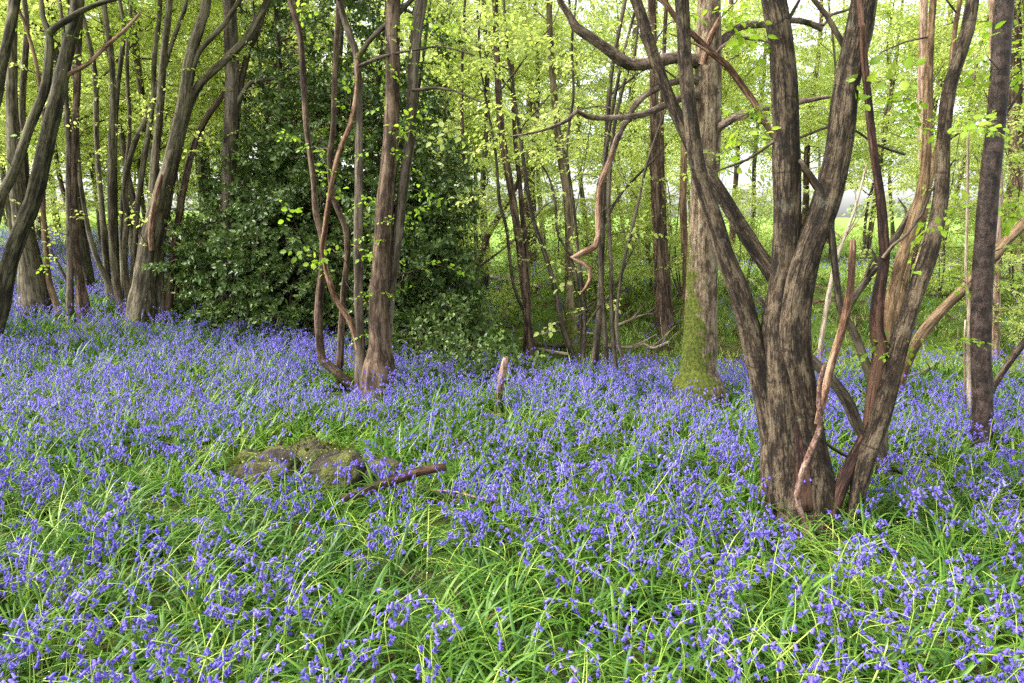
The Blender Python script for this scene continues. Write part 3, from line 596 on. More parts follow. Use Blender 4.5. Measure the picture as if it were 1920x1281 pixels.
px_tree('fan of slim grey poles from one stool, left of the largest left coppice', M['olive'], (220, 570),
    [[(224, 572, 15), (212, 470, 13), (208, 300, 12), (212, 175, 11), (207, 90, 10), (195, 3, 9)],
     ([(207, 540, 11), (175, 465, 9), (155, 370, 8), (145, 280, 8), (140, 150, 7), (128, 3, 6)], dict(dy=.5)),
     ([(203, 540, 12), (192, 400, 10), (182, 280, 9), (177, 130, 9), (155, 30, 8), (150, 0, 7)], dict(dy=.7)),
     ([(222, 545, 11), (218, 470, 9), (215, 300, 9), (220, 175, 8), (232, 60, 8), (225, 3, 7)], dict(dy=.5)),
     ([(240, 560, 12), (233, 475, 10), (238, 410, 10), (235, 350, 10), (250, 275, 10), (275, 220, 9), (300, 150, 9), (325, 75, 8), (345, 20, 8), (350, 0, 7)], dict(dy=.15)),
     ([(232, 550, 9), (228, 400, 8), (243, 250, 7), (238, 120, 7), (246, 3, 6)], dict(dy=.9))], crown_n=3)
px_tree('largest coppice on the left, thick leaning stems and a green mossy foot', M['olive'], (272, 582),
    [([(266, 584, 46), (273, 530, 40), (282, 460, 36), (300, 375, 30), (322, 295, 25), (345, 190, 22), (357, 110, 20), (375, 45, 19), (386, 2, 18)], dict(flute=.06, flare=.2, sides=18, step=.05)),
     ([(298, 580, 24), (297, 500, 20), (306, 415, 18), (340, 250, 17), (370, 165, 15), (415, 120, 14), (460, 75, 13), (480, 40, 12), (500, 2, 12)], dict(dy=.1)),
     ([(282, 430, 17), (284, 400, 16), (291, 300, 15), (300, 200, 14), (307, 100, 13), (318, 2, 12)], dict(dy=.05, foot=False)),
     ([(248, 545, 11), (257, 400, 10), (270, 300, 10), (285, 200, 9), (290, 100, 9), (300, 2, 8)], dict(dy=.4)),
     ([(350, 185, 11), (358, 150, 11), (372, 100, 10), (420, 45, 9), (450, 0, 8)], dict(foot=False, name='branch')),
     ([(312, 590, 18), (322, 520, 15), (330, 440, 12), (350, 330, 11), (375, 245, 10), (420, 175, 8), (450, 120, 6)], dict(dy=.15, mat=M['brown'])),
     ([(285, 470, 10), (284, 430, 11), (298, 350, 9), (303, 330, 5)], dict(foot=False, mat=M['dead'], jag=.04, name='stub', dy=-.15)),
     ([(330, 580, 9), (333, 500, 8), (335, 410, 7), (352, 300, 6), (390, 210, 5), (430, 170, 4)], dict(dy=.3, mat=M['dark']))], crown_n=4)
px_tree('tall straight grey trunk rising through the left part of the holly', M['grey'], (424, 575), [([(424, 580, 28), (425, 480, 26), (427, 400, 26), (430, 300, 26), (435, 150, 25), (433, 60, 25), (430, 3, 24)], dict(flute=.05)),
     ([(438, 300, 12), (446, 200, 12), (462, 110, 12), (482, 60, 11), (500, 3, 10)], dict(foot=False, dy=.1)), ([(440, 200, 9), (470, 155, 8), (500, 150, 5), (520, 148, 3)], dict(foot=False, name='branch'))], Y=8.9, crown_n=5)
px_tree('pale thin trunk half hidden at the back of the holly crown', M['olive'], (548, 560), [[(552, 600, 20), (550, 400, 17), (545, 200, 16), (548, 60, 15), (560, 3, 14)]], Y=12.0, crown_n=5)
px_tree('straight stem seen behind the holly between its leaves', M['olive'], (500, 560), [[(490, 600, 17), (495, 400, 15), (505, 200, 14), (520, 60, 13), (530, 3, 12)]], Y=11.5, crown_n=5)
stick('dead_branch', 'thin bare stick propped against the slim grey stem at left', 'branch', M['dark'], [(147, 578, 6), (135, 545, 6), (120, 515, 5), (92, 463, 5)], 10.0)
stick('dead_branch', 'bare forked twig leaning out from the foot of the largest left coppice', 'branch', M['dead'], [(342, 556, 4), (318, 520, 4), (300, 500, 5), (285, 480, 4)], 9.9, twigs=3)

# --- middle distance
px_tree('straight tan twin trunk with one thin bowed side stem, alone in the middle glade', M['brown'], (993, 652),
    [([(993, 652, 20), (990, 605, 16), (984, 540, 15), (977, 480, 15), (962, 380, 15), (945, 280, 14), (938, 220, 13), (932, 120, 12), (928, 2, 11)], dict(flare=.35)),
     ([(992, 630, 10), (988, 505, 10), (982, 430, 10), (975, 350, 9), (965, 250, 8), (960, 120, 7)], dict(dy=.1)),
     ([(986, 594, 6), (962, 530, 6), (950, 430, 6), (937, 380, 6), (928, 280, 5), (905, 150, 4), (895, 20, 4)], dict(foot=False, mat=M['dark'])),
     ([(976, 440, 4), (937, 472, 4), (900, 500, 4), (872, 525, 3)], dict(foot=False, mat=M['grey'], name='branch')),
     ([(976, 442, 4), (1005, 405, 4), (1022, 385, 3), (1035, 378, 2)], dict(foot=False, mat=M['grey'], name='branch'))], crown_n=6, zlo=3.0)
px_tree('slim dark pole bowing leftward as it rises, left of the cluster of poles', M['dark'], (1072, 668), [[(1074, 670, 12), (1056, 617, 10), (1040, 542, 9), (1025, 485, 9), (1000, 412, 8), (985, 330, 8), (975, 250, 7), (955, 120, 6), (945, 3, 5)]], crown_n=5, zlo=3.0)
px_tree('very thin wiggly black stem among the cluster of poles', M['dark'], (1090, 668), [[(1091, 668, 7), (1090, 617, 6), (1085, 542, 6), (1072, 487, 5), (1046, 437, 5), (1041, 380, 5), (1030, 335, 4), (1010, 300, 3)]], crown_n=0)
px_tree('cluster of slim dark poles rising from one stool in the middle glade', M['dark'], (1135, 685),
    [[(1116, 676, 14), (1122, 605, 12), (1127, 530, 11), (1130, 430, 11), (1135, 300, 10), (1145, 150, 9), (1160, 60, 8), (1172, 2, 7)],
     ([(1138, 690, 10), (1132, 592, 9), (1126, 505, 8), (1124, 400, 8), (1140, 260, 7), (1165, 120, 6), (1195, 3, 5)], dict(dy=-.1)),
     ([(1155, 690, 9), (1147, 605, 8), (1146, 505, 8), (1141, 380, 8), (1150, 250, 7), (1172, 150, 6), (1190, 100, 5), (1200, 3, 5)], dict(dy=-.15)),
     ([(1174, 694, 7), (1156, 617, 7), (1165, 517, 6), (1182, 442, 6), (1197, 380, 5), (1215, 300, 5), (1250, 200, 4)], dict(dy=-.2)),
     ([(1093, 678, 8), (1097, 580, 7), (1087, 505, 7), (1075, 380, 6), (1062, 280, 6), (1075, 180, 5), (1072, 80, 5), (1080, 3, 4)], dict(dy=.1)),
     ([(1100, 610, 4), (1120, 580, 4), (1150, 545, 4), (1190, 460, 3)], dict(foot=False, dy=-.1)),
     ([(1128, 430, 5), (1160, 370, 5), (1195, 330, 5), (1235, 290, 4), (1250, 270, 3)], dict(foot=False, name='branch'))], crown_n=4, zlo=2.6)
px_tree('mossy green lower trunk behind the cluster of poles', M['olive'], (1072, 640), [([(1074, 640, 21), (1068, 580, 18), (1067, 505, 17), (1065, 380, 16), (1050, 280, 15), (1038, 170, 13), (1030, 3, 11)], dict(flare=.2, mat=bark('mossy_trunk_bark', (0.05, 0.035, 0.018), (0.13, 0.095, 0.05), (0.22, 0.17, 0.10), moss=1.3)))], crown_n=6, zlo=3)
px_tree('pair of thick brown trunks on the bank left of the oak', M['brown'], (1243, 600),
    [([(1243, 600, 25), (1237, 505, 21), (1231, 380, 20), (1228, 290, 19), (1226, 150, 17), (1222, 3, 15)], dict(flare=.2)), ([(1257, 595, 13), (1248, 480, 12), (1243, 380, 11), (1240, 250, 10), (1245, 100, 8), (1250, 2, 7)], dict(dy=.3))], crown_n=6, zlo=3.4)
px_tree('bright orange barked trunk close to the left of the oak', M['orange'], (1287, 625), [([(1288, 628, 14), (1285, 505, 13), (1281, 380, 13), (1283, 260, 12), (1285, 100, 10), (1282, 3, 9)], {})], crown_n=5, zlo=3.4)
px_tree('grey trunk at the field edge beyond the cluster of poles', M['grey'], (1194, 505), [[(1195, 506, 19), (1190, 405, 16), (1190, 300, 15), (1185, 180, 13), (1195, 3, 10)]], Y=18, crown_n=7, zlo=3.0, blen=2.4)
px_tree('leaning brown trunk at the far edge right of the holly', M['brown'], (895, 590), [[(895, 592, 15), (892, 517, 13), (915, 442, 12), (947, 387, 11), (985, 310, 9), (1010, 200, 7)], ([(894, 570, 9), (893, 470, 8), (888, 380, 7), (870, 300, 7), (866, 150, 6), (872, 2, 5)], dict(dy=.4))], Y=12.5, crown_n=5, zlo=2.5)

# --- right side
px_tree('dark cherry trunk at the right with reddish banded bark at its foot', M['cherry'], (1841, 800),
    [([(1841, 802, 36), (1842, 740, 34), (1839, 640, 34), (1841, 540, 34), (1847, 450, 34), (1856, 340, 34), (1868, 230, 33), (1876, 120, 32), (1884, 2, 31)], dict(sides=20, step=.05, lump=.05, flare=.08)),
     ([(1875, 230, 6), (1892, 205, 5), (1915, 170, 4), (1960, 140, 3)], dict(foot=False, name='branch'))], name='cherry_tree', crown_n=6, zlo=3.2, leaf='leaf',
    extra=[(1880, 130, 4.9, 1.0), (1895, 180, 4.8, 1.0), (1860, 90, 4.9, .9), (1905, 60, 4.9, 1.0), (1870, 40, 4.9, 1.1), (1850, 200, 4.8, .8), (1900, 250, 4.9, .9), (1830, 395, 4.7, 1.2, 0), (1870, 400, 4.7, 1.2, .2), (1905, 385, 4.7, 1.3), (1850, 520, 4.7, 1.1, .1), (1835, 390, 4.7, 1.2, 3), (1885, 300, 4.8, .8), (1890, 25, 4.8, 1)])
px_tree('upright pinkish trunk directly behind the dark cherry', M['pink'], (1866, 640), [([(1862, 650, 22), (1865, 540, 20), (1868, 400, 20), (1869, 300, 18), (1866, 150, 16), (1862, 3, 14)], {})], Y=9.6, crown_n=6, zlo=3.2)
px_tree('thin pale pole standing left of the dark cherry', M['pale'], (1815, 752), [[(1817, 756, 8), (1816, 660, 7), (1817, 580, 7), (1811, 510, 5), (1814, 380, 5), (1815, 250, 4)], ([(1809, 752, 4), (1808, 650, 3), (1810, 600, 3)], dict(dy=.05))], crown_n=0)
px_tree('slanting orange tan trunk leaning far over to the right below the cherry', M['orange'], (1686, 716), [([(1686, 720, 19), (1703, 670, 20), (1725, 630, 21), (1762, 586, 20), (1819, 530, 19), (1866, 478, 18), (1906, 433, 17), (1960, 380, 15), (2040, 300, 12)], dict(lump=.12))], crown_n=0)
px_tree('grey brown pole leaning out at the right edge beside the cherry', M['horn'], (1856, 738), [[(1855, 740, 12), (1875, 705, 12), (1893, 680, 12), (1920, 642, 12), (1990, 560, 11), (2080, 460, 9)]], crown_n=0)
px_tree('pair of orange tan trunks leaning right behind the dark leaning tree', M['orange'], (1664, 640), [([(1658, 650, 24), (1663, 610, 23), (1681, 520, 22), (1709, 427, 22), (1731, 350, 19), (1738, 260, 17), (1742, 120, 14), (1750, 3, 12)], dict(dy=-.1)), ([(1672, 645, 17), (1697, 520, 16), (1722, 440, 15), (1745, 330, 13), (1775, 200, 11), (1790, 60, 9), (1800, 2, 8)], dict(dy=.3))], Y=9.8, crown_n=6, zlo=3.0)
px_tree('pale straight trunk far behind the dark leaning tree', M['pink'], (1726, 560), [[(1722, 560, 18), (1727, 400, 16), (1729, 273, 16), (1730, 120, 15), (1732, 2, 14)]], Y=13.5, crown_n=7, zlo=3.0, blen=2.2)
px_tree('thick brown trunk at the far right edge by a dark log', M['brown'], (1908, 560), [[(1909, 560, 30), (1908, 450, 27), (1905, 300, 25), (1902, 120, 24), (1900, 2, 22)]], Y=13.5, crown_n=7, zlo=3.0, blen=2.4)
stick('fallen_branch', 'dark purplish dead trunk slanting up behind the orange tan trunks', 'branch', M['dark'], [(1590, 575, 15), (1610, 545, 14), (1642, 500, 14), (1680, 445, 12), (1715, 385, 11), (1745, 320, 8)], 10.6, twigs=8)
stick('fallen_branch', 'pinkish grey dead stem leaning between the stout coppiced tree and the snapped pole', 'branch', M['pale'], [(1535, 690, 9), (1540, 640, 9), (1552, 560, 8), (1570, 480, 7), (1600, 400, 5), (1625, 310, 4)], 8.4, twigs=6)
stick('fallen_log', 'dark log lying at the far right edge on the bank', 'log', M['dark'], [(1940, 566, 26), (1905, 566, 24), (1880, 572, 18), (1868, 578, 12)], 12.2)
stick('fallen_log', 'reddish log lying across the bank right of the stout coppiced tree', 'log', M['dead'], [(1500, 571, 7), (1530, 567, 8), (1573, 564, 6)], ground=True)

# --- fallen wood in the ditch
FB = [('dark straight log lying across the ditch below the cluster of poles', M['dark'], [(1005, 646, 6), (1062, 649, 7), (1137, 646, 6), (1160, 648, 5)], 0),
      ('long crooked dead branch lying right of the cluster of poles', M['pale'], [(1139, 649, 5), (1175, 652, 6), (1207, 646, 6), (1225, 653, 5), (1255, 641, 4)], 5),
      ('pale log lying on the far bank behind the tan twin trunk', M['pale'], [(904, 516, 8), (930, 520, 8), (957, 526, 7), (1012, 538, 5)], 0),
      ('thin pale log below the pale log on the far bank', M['pale'], [(925, 541, 5), (945, 541, 5), (967, 539, 4)], 0),
      ('long thin stick lying slanted behind the cluster of poles', M['pale'], [(972, 636, 4), (1010, 628, 4), (1050, 621, 4), (1112, 626, 3)], 4),
      ('short pinkish log lying in bluebells below the tan twin trunk', M['pale'], [(1008, 655, 6), (1035, 660, 7), (1066, 665, 6)], 0),
      ('pale bare branch lying on the bank below the pair of thick brown trunks', M['pale'], [(1158, 610, 5), (1187, 598, 6), (1205, 592, 5), (1225, 590, 4)], 4),
      ('fine dead twig lying beside the holly tail', M['pale'], [(875, 618, 3), (905, 611, 3), (930, 604, 2)], 3),
      ('dark brushy branch lying left of the oak foot', M['dark'], [(1162, 668, 4), (1200, 677, 5), (1226, 686, 4), (1252, 679, 3)], 7),
      ('tan branch lying on the bank below the slanting orange trunk', M['pale'], [(1698, 708, 5), (1740, 692, 6), (1762, 678, 5), (1781, 667, 4)], 3),
      ('bare twiggy branch lying on the bank right of the oak', M['dead'], [(1352, 692, 4), (1385, 688, 4), (1420, 684, 3)], 5),
      ('small grey branch lying at the right edge below the leaning pole', M['pale'], [(1870, 712, 3), (1895, 700, 4), (1920, 690, 3)], 3)]
for lab, mt, pts, tw in FB:
    stick('fallen_branch', lab, 'branch', mt, [(a, b2, c, .11) for a, b2, c in pts], ground=True, twigs=tw, group='fallen wood in the ditch')
c = G(934, 755)
stick('broken_stake', 'short broken pale stake standing upright in the bluebells', 'stake', M['pinkstick'], [(931, 790, 12), (936, 735, 13), (941, 705, 14), (948, 672, 10)], c[1] - .35, jag=.03)

# ------------------------------------------------------------------ holly
YL = 9.4
hb = np.array([P(610, 640, YL)[0][0], YL, float(terrain(P(610, 640, YL)[0][0], YL))])
tL = thing('holly_tree', 'huge dense dark green glossy holly filling the left centre and drooping to the bluebells', 'holly', hb)
r3 = np.random.RandomState(3); hs = []
for (x0, x1, w) in [(560, 520, 16), (610, 640, 18), (660, 720, 14), (720, 800, 11), (470, 430, 9), (545, 480, 8)]:
    yb = 640; hs.append(stem(tL, 'trunk', M['olive_dark'], [(x0, yb + 20, w), (x0 * .7 + x1 * .3, 480, w * .85), (x0 * .4 + x1 * .6, 280, w * .7), (x1, 60, w * .5), (x1 + (x1 - x0) * .3, -160, w * .3)], YL + r3.uniform(-.3, .5), lump=.08))
stem(tL, 'trunk', M['dark'], [(541, 672, 7), (540, 600, 6), (552, 520, 5)], 8.6)
g = Geo(); pos, dirs = [], []
EL = [  # centre px, radii px, depth, depth radius m, sprays
    (440, 500, 95, 120, 9.4, .9, 420), (590, 480, 150, 190, 9.3, 1.3, 1000), (750, 500, 105, 190, 9.0, 1.2, 720), (640, 300, 130, 170, 9.5, 1.2, 420), (540, 250, 75, 150, 9.7, 1.0, 120),
    (760, 300, 80, 160, 9.3, 1.0, 190), (830, 560, 50, 110, 8.8, .7, 190), (600, 60, 130, 160, 9.8, 1.2, 190), (760, 80, 80, 160, 9.7, 1.0, 90), (410, 590, 70, 50, 9.3, .7, 150), (500, 610, 90, 45, 9.0, .8, 200),
    (640, 640, 150, 55, 8.5, .6, 200), (800, 655, 95, 50, 8.0, .7, 330), (875, 682, 66, 34, 7.3, .5, 190), (945, 702, 50, 15, 6.6, .2, 70), (845, 630, 45, 70, 8.2, .5, 170), (480, 380, 60, 120, 9.5, .9, 190), (640, -160, 190, 170, 9.8, 1.3, 150), (390, 480, 45, 80, 9.7, .6, 100), (840, 400, 30, 120, 9.1, .6, 80)]
for (cx, cy, rx, ry, Y, dy, n) in EL:
    c, mpp = P(cx, cy, Y); n = int(n * 1.25)
    v = r3.randn(n, 3); v /= np.linalg.norm(v, axis=1)[:, None]; rr = r3.uniform(.35, 1.0, n) ** .5 * (1 + r3.randn(n) * .09)
    lo = 1 + .22 * np.sin(v[:, 0] * 5 + cx) * np.sin(v[:, 2] * 6 + cy) + .12 * np.sin(v[:, 2] * 13)
    p = c + v * (rr * lo)[:, None] * np.array([rx * mpp, dy, ry * mpp])
    ok = p[:, 2] > terrain(p[:, 0], p[:, 1]) + 0.06
    pos.append(p[ok]); d = v * np.array([1, 1, .35]) + r3.randn(n, 3) * .45 + np.array([0, 0, -.25]); dirs.append(d[ok])
pos = np.concatenate(pos); dirs = np.concatenate(dirs)
cl = 0.5 + 0.28 * np.sin(pos[:, 0] * 3.1 + pos[:, 2] * 2.2) * np.sin(pos[:, 2] * 3.7 + pos[:, 1] * 2)
add_sprays(g, SPR_HOLLY, pos, dirs, r3.uniform(.8, 1.35, len(pos)), r3, rnd=np.clip(cl + r3.randn(len(pos)) * .2, 0, 1))
# spray templates carry their twig in slot 0
for k in r3.choice(len(pos), 160, replace=False):
    s = hs[r3.randint(len(hs))][0]; q = s[np.argmin(np.abs(s[:, 2] - pos[k][2] + .3))]
    m = (q + pos[k]) / 2 + [0, 0, .12] + r3.randn(3) * .05
    tube(g, [q, m, pos[k]], [.014, .008, .003], 4, .3, .02, 0, seed=k, cap=False)
g.build('crown', [M['twig'], M['holly']], tL, tL.location)

# ------------------------------------------------------------------ young trees of the wood behind: prototypes, then copies
PROTO = []
def make_proto(seed, H, r0, zlo, n, blen, bk, leaf, label, name='young_tree', sscale=1.0, wig=.35, dens=7):
    rs = np.random.RandomState(seed); t = thing(name, label, 'tree', (0, 0, 0), 'young trees in the wood behind')
    k = 9; a = rs.randn(2) * .04; pts = [np.array([0, 0, -.2])]
    off = np.cumsum(rs.randn(k, 2) * wig / 3, 0)
    for i in range(k): pts.append(np.array([off[i, 0] * .5 + a[0] * H * (i + 1) / k, off[i, 1] * .5 + a[1] * H * (i + 1) / k, H * (i + 1) / k]))
    rad = [r0 * (1.25 if i == 0 else 1 - .85 * i / k) for i in range(k + 1)]
    g = Geo(); p, r = tube(g, pts, rad, 10, .25, .06, seed=seed); g.build('trunk', bk, t)
    g = Geo(); branches(g, p, r, rs, int(n * .68), zlo, min(H * .9, 6.6), blen, SPR_FAR, sscale, dens, elev=(-8, 60), fork=False)
    branches(g, p, r, rs, max(4, n // 6), min(H * .6, 6.0), H * .98, blen * .7, SPR_FAR, sscale, 4, elev=(5, 60), fork=False)
    g.build('crown', [M['twig'], leaf], t)
    PROTO.append(t); return t
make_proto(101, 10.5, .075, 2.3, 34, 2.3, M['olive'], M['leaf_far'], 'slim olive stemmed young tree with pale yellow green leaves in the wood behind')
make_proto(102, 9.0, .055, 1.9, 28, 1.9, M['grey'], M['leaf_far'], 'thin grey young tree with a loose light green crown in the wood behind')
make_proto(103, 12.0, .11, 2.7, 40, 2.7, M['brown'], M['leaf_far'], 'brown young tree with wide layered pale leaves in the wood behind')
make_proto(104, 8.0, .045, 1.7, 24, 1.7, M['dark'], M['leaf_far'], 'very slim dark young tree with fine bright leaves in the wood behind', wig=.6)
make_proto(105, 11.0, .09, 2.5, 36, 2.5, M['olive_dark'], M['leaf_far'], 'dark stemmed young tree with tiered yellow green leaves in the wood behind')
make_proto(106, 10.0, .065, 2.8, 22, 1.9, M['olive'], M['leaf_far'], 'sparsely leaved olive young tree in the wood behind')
def copy_tree(o):
    c = o.copy(); COL.objects.link(c)
    for ch in o.children:
        d = ch.copy(); COL.objects.link(d); d.parent = c
    return c
used = set()
def put(k, x, y, s, rz):
    t = PROTO[k]
    o = t if k not in used else copy_tree(t); used.add(k)
    o.location = (x, y, float(terrain(x, y))); o.scale = (s, s, s); o.rotation_euler = (0, 0, rz)
r4 = np.random.RandomState(17); placed = []
for i in range(4000):
    if len(placed) >= 88: break
    y = r4.uniform(11.5, 31) if i % 3 else r4.uniform(11, 20); x = (r4.uniform(-.82, .82) if len(placed) < 71 else r4.uniform(-.85, -.3)) * y
    if y < 15.5 and -3.3 < x < 9: continue
    if y < 14 and x < -3 and r4.rand() < .35: continue
    if y > 22 and x > 0 and r4.rand() < .35: continue
    if any((x - a) ** 2 + (y - b2) ** 2 < 1.5 ** 2 for a, b2 in placed): continue
    placed.append((x, y)); k = r4.choice(6, p=[.22, .16, .2, .14, .18, .10])
    if x < -3: k = r4.choice([0, 4, 5, 4, 5, 1])
    put(int(k), x, y, r4.uniform(.85, 1.2), r4.rand() * 6.28)

for i, (x, y) in enumerate([(-8.6, 17.5), (-10.2, 19), (-12.0, 20.5), (-9.4, 22), (-13.6, 22), (-11, 24.5), (-14.5, 18.5)]):
    put([1, 3, 0, 3, 1, 5, 3][i], x, y, .72, i * 1.1)

# low saplings on the bank and by the ditch
SAP = []
for sd in range(4):
    rs = np.random.RandomState(300 + sd); t = thing('sapling', 'low leafy hornbeam sapling with flat tiers of fresh leaves on the bank', 'sapling', (0, 0, 0), 'saplings on the bank')
    g = Geo(); g2 = Geo()
    for k in range(3):
        a = rs.rand() * 6.28; pts = [np.array([0, 0, -.08])] + [np.array([math.cos(a) * .16 * q + rs.randn() * .06, math.sin(a) * .16 * q + rs.randn() * .06, .55 * q]) for q in range(1, 6)]
        p, r = tube(g, pts, [.012, .011, .009, .008, .006, .003], 5, .12, .05, seed=k)
        branches(g2, p, r, rs, 7, .45, 2.7, 1.3, SPR_FAR, .8, 3, elev=(-12, 22), fork=False)
    g.build('stem', M['twig'], t); g2.build('crown', [M['twig'], M['leaf_far']], t); SAP.append(t)
us = set()
for j, (px, py, s) in enumerate([(1890, 690, .6), (905, 560, .9), (1120, 560, .9), (1400, 560, .8), (1870, 580, .9), (1280, 560, 1.0), (1220, 545, 1.0), (870, 570, .9), (1760, 560, 1.0), (1080, 548, 1.1), (1900, 570, 1.1)]):
    c = G(px, py); t = SAP[j % 4]
    o = t if (j % 4) not in us else copy_tree(t); us.add(j % 4)
    o.location = c; o.scale = (s,) * 3; o.rotation_euler = (0, 0, j * 1.7)

# far hedge line across the field
g = Geo(); r5 = np.random.RandomState(9); pos = []
for k in range(120):
    x = r5.uniform(-150, 150); y = r5.uniform(150, 172); R = r5.uniform(1.5, 3.5)
    v = r5.randn(70, 3); v /= np.linalg.norm(v, axis=1)[:, None]; q = np.array([x, y, float(terrain(x, y)) + R * .5]) + v * np.array([R * 1.6, R, R * .75]) * r5.uniform(.6, 1.05, (70, 1)); pos.append(q)
pos = np.concatenate(pos); F = frames(r5.randn(len(pos), 3), r5.randn(len(pos), 3)) * .9
lv, lt = leaf_tris('small'); g.inst((lv, lt, np.zeros(len(lt), int), np.full(len(lv), .5)), F, pos, r5.rand(len(pos)), 1)
tag(g.build('far_hedge', M['tree_mass']), 'distant line of hedge trees across the far side of the field', 'hedge', kind='stuff')

# ------------------------------------------------------------------ mossy stump and the log on it
cs = G(560, 906)
M['stump'] = bark('mossy_stump_wood', (0.020, 0.012, 0.007), (0.070, 0.042, 0.026), (0.15, 0.10, 0.065), freq=12, stretch=1.0, moss=0.0, bump=1.0)
def moss_mat():
    m, N, L = new_mat('moss_on_rotten_wood')
    ge = N('ShaderNodeNewGeometry'); n1 = N('ShaderNodeTexNoise', i_Scale=5.5, i_Detail=7, i_Roughness=.7); L(ge.outputs['Position'], n1.inputs['Vector'])
    r1 = ramp(N, [(.42, (0.016, 0.009, 0.006)), (.49, (0.034, 0.024, 0.010)), (.54, (0.055, 0.062, 0.008)), (.70, (0.13, 0.13, 0.018))]); L(n1.outputs[0], r1.inputs[0])
    n2 = N('ShaderNodeTexNoise', i_Scale=90, i_Detail=5); L(ge.outputs['Position'], n2.inputs['Vector'])
    mu = N('ShaderNodeMixRGB', blend_type='MULTIPLY'); mu.inputs[0].default_value = .8; r2 = ramp(N, [(.3, (.3, .3, .3)), (.65, (1.3, 1.3, 1.3))]); L(n2.outputs[0], r2.inputs[0]); L(r1.outputs[0], mu.inputs[1]); L(r2.outputs[0], mu.inputs[2])
    b = N('ShaderNodeBsdfPrincipled'); b.inputs['Roughness'].default_value = .95; L(mu.outputs[0], b.inputs['Base Color'])
    bp = N('ShaderNodeBump', i_Strength=1.0, i_Distance=.02); L(n2.outputs[0], bp.inputs['Height']); L(bp.outputs[0], b.inputs['Normal'])
    o = N('ShaderNodeOutputMaterial'); L(b.outputs[0], o.inputs[0]); return m
M['moss'] = moss_mat(); M['moss_frond'] = leafmat('moss_frond', [(0, (0.030, 0.040, 0.005)), (.6, (0.090, 0.110, 0.012)), (1, (0.19, 0.20, 0.028))], trans=.2, rough=.8, spec=.15)
def vnoise(V, f, seed):
    r = np.random.RandomState(seed); v = np.zeros(len(V))
    for k in range(10):
        d = r.randn(3); d /= np.linalg.norm(d); v += np.sin(V @ d * f * r.uniform(.7, 1.5) + r.rand() * 6.28 + 1.2 * np.sin(V @ np.roll(d, 1) * f * .6))
    return v / 10 ** .5 / .7
def lump_mesh(c, rx, ry, rz, seed, nu=110, nv=56):
    a = np.linspace(0, 2 * np.pi, nu, endpoint=False); e = np.linspace(-.35, np.pi / 2, nv); A, E = np.meshgrid(a, e)
    cr = np.cos(E) ** .5
    V = np.stack([rx * cr * np.cos(A), ry * cr * np.sin(A), rz * np.sin(E)], -1).reshape(-1, 3)
    n = V / np.array([rx, ry, rz]); n /= np.linalg.norm(n, axis=1)[:, None] + 1e-9
    d = .34 * rz * vnoise(V, 8, seed) + .22 * rz * vnoise(V, 20, seed + 1) + .10 * rz * np.abs(vnoise(V, 60, seed + 2)) + .03 * rz * vnoise(V, 130, seed + 3)
    V = V + n * d[:, None]; V[-nu:] = V[-nu:].mean(0); V = V + c
    i = np.arange(nv - 1)[:, None] * nu; j = np.arange(nu)[None]; k = (j + 1) % nu
    return V, np.stack([i + j, i + k, i + nu + k, i + nu + j], -1).reshape(-1, 4)
t = thing('tree_stump', 'low rotten stump covered in green moss and fallen petals among the bluebells', 'stump', cs)
g = Geo(); r6 = np.random.RandomState(4); tops = []
V, Q = lump_mesh(cs + [0.03, .10, -.03], .46, .30, .11, 2); g.add(V, Q); tops.append(V)
for k in range(34):
    a, d = r6.rand() * 6.28, r6.rand() ** .6; x, y = .46 * d * math.cos(a), .28 * d * math.sin(a); R_ = r6.uniform(.04, .11)
    V, Q = lump_mesh(cs + [0.03 + x, .10 + y, -.01 + .085 * (1 - d * d) + r6.uniform(-.01, .035)], R_ * r6.uniform(.9, 1.5), R_, R_ * r6.uniform(.5, .9), 10 + k, 40, 20); g.add(V, Q); tops.append(V)
tops = np.concatenate(tops); hi = tops[tops[:, 2] > cs[2] + .01]; hi = hi[vnoise(hi, 14, 3) > -.15]; q = hi[r6.randint(len(hi), size=15000)]; lv, lt = leaf_tris('small')
F = frames(r6.randn(15000, 3) * .6 + [0, 0, 1], r6.randn(15000, 3)) * r6.uniform(.009, .024, 15000)[:, None, None]
g.inst((lv, lt, np.ones(len(lt), int), np.full(len(lv), .5)), F, q - [0, 0, .003], r6.rand(15000), 1); tops = [tops]
g.build('stump_body', [M['moss'], M['moss_frond']], t, cs); tops = np.concatenate(tops); top_stump = tops[tops[:, 2] > cs[2] + .075]
for k in range(9):
    a, d = r6.rand() * 6.28, r6.uniform(.3, 1); b2 = cs + [0.03 + .44 * d * math.cos(a), .10 + .27 * d * math.sin(a), .02]
    g = Geo(); tube(g, [b2 - [0, 0, .05], b2 + [r6.randn() * .03, r6.randn() * .02, .07], b2 + [r6.randn() * .06, r6.randn() * .03, r6.uniform(.11, .17)]], [.035, .026, .012], 9, .03, .35, seed=k, jag=.03); g.build('broken_wood', M['horn_rot'], t, cs)
g = Geo()
for (px, py, r) in [(445, 900, .12), (690, 930, .11), (640, 925, .13), (485, 930, .09)]:
    V, Q = lump_mesh(G(px, py) + [0, .04, 0], r * 1.5, r, .13, int(px), 50, 24); g.add(V, Q)
g.build('root', M['moss'], t, cs)
def gstick(name, label, cat, mat, pts, jag=.012, lift=.05):
    return stick(name, label, cat, mat, [(a, b2, c, lift + (d if True else 0)) for a, b2, c, d in pts], ground=True, jag=jag)
gstick('fallen_branch', 'thick brown broken branch lying over the moss right of the stump', 'branch', M['horn_rot'], [(640, 940, 15, .02), (700, 915, 17, .05), (745, 899, 18, .09), (790, 884, 17, .12), (836, 876, 14, .13)], lift=.11)
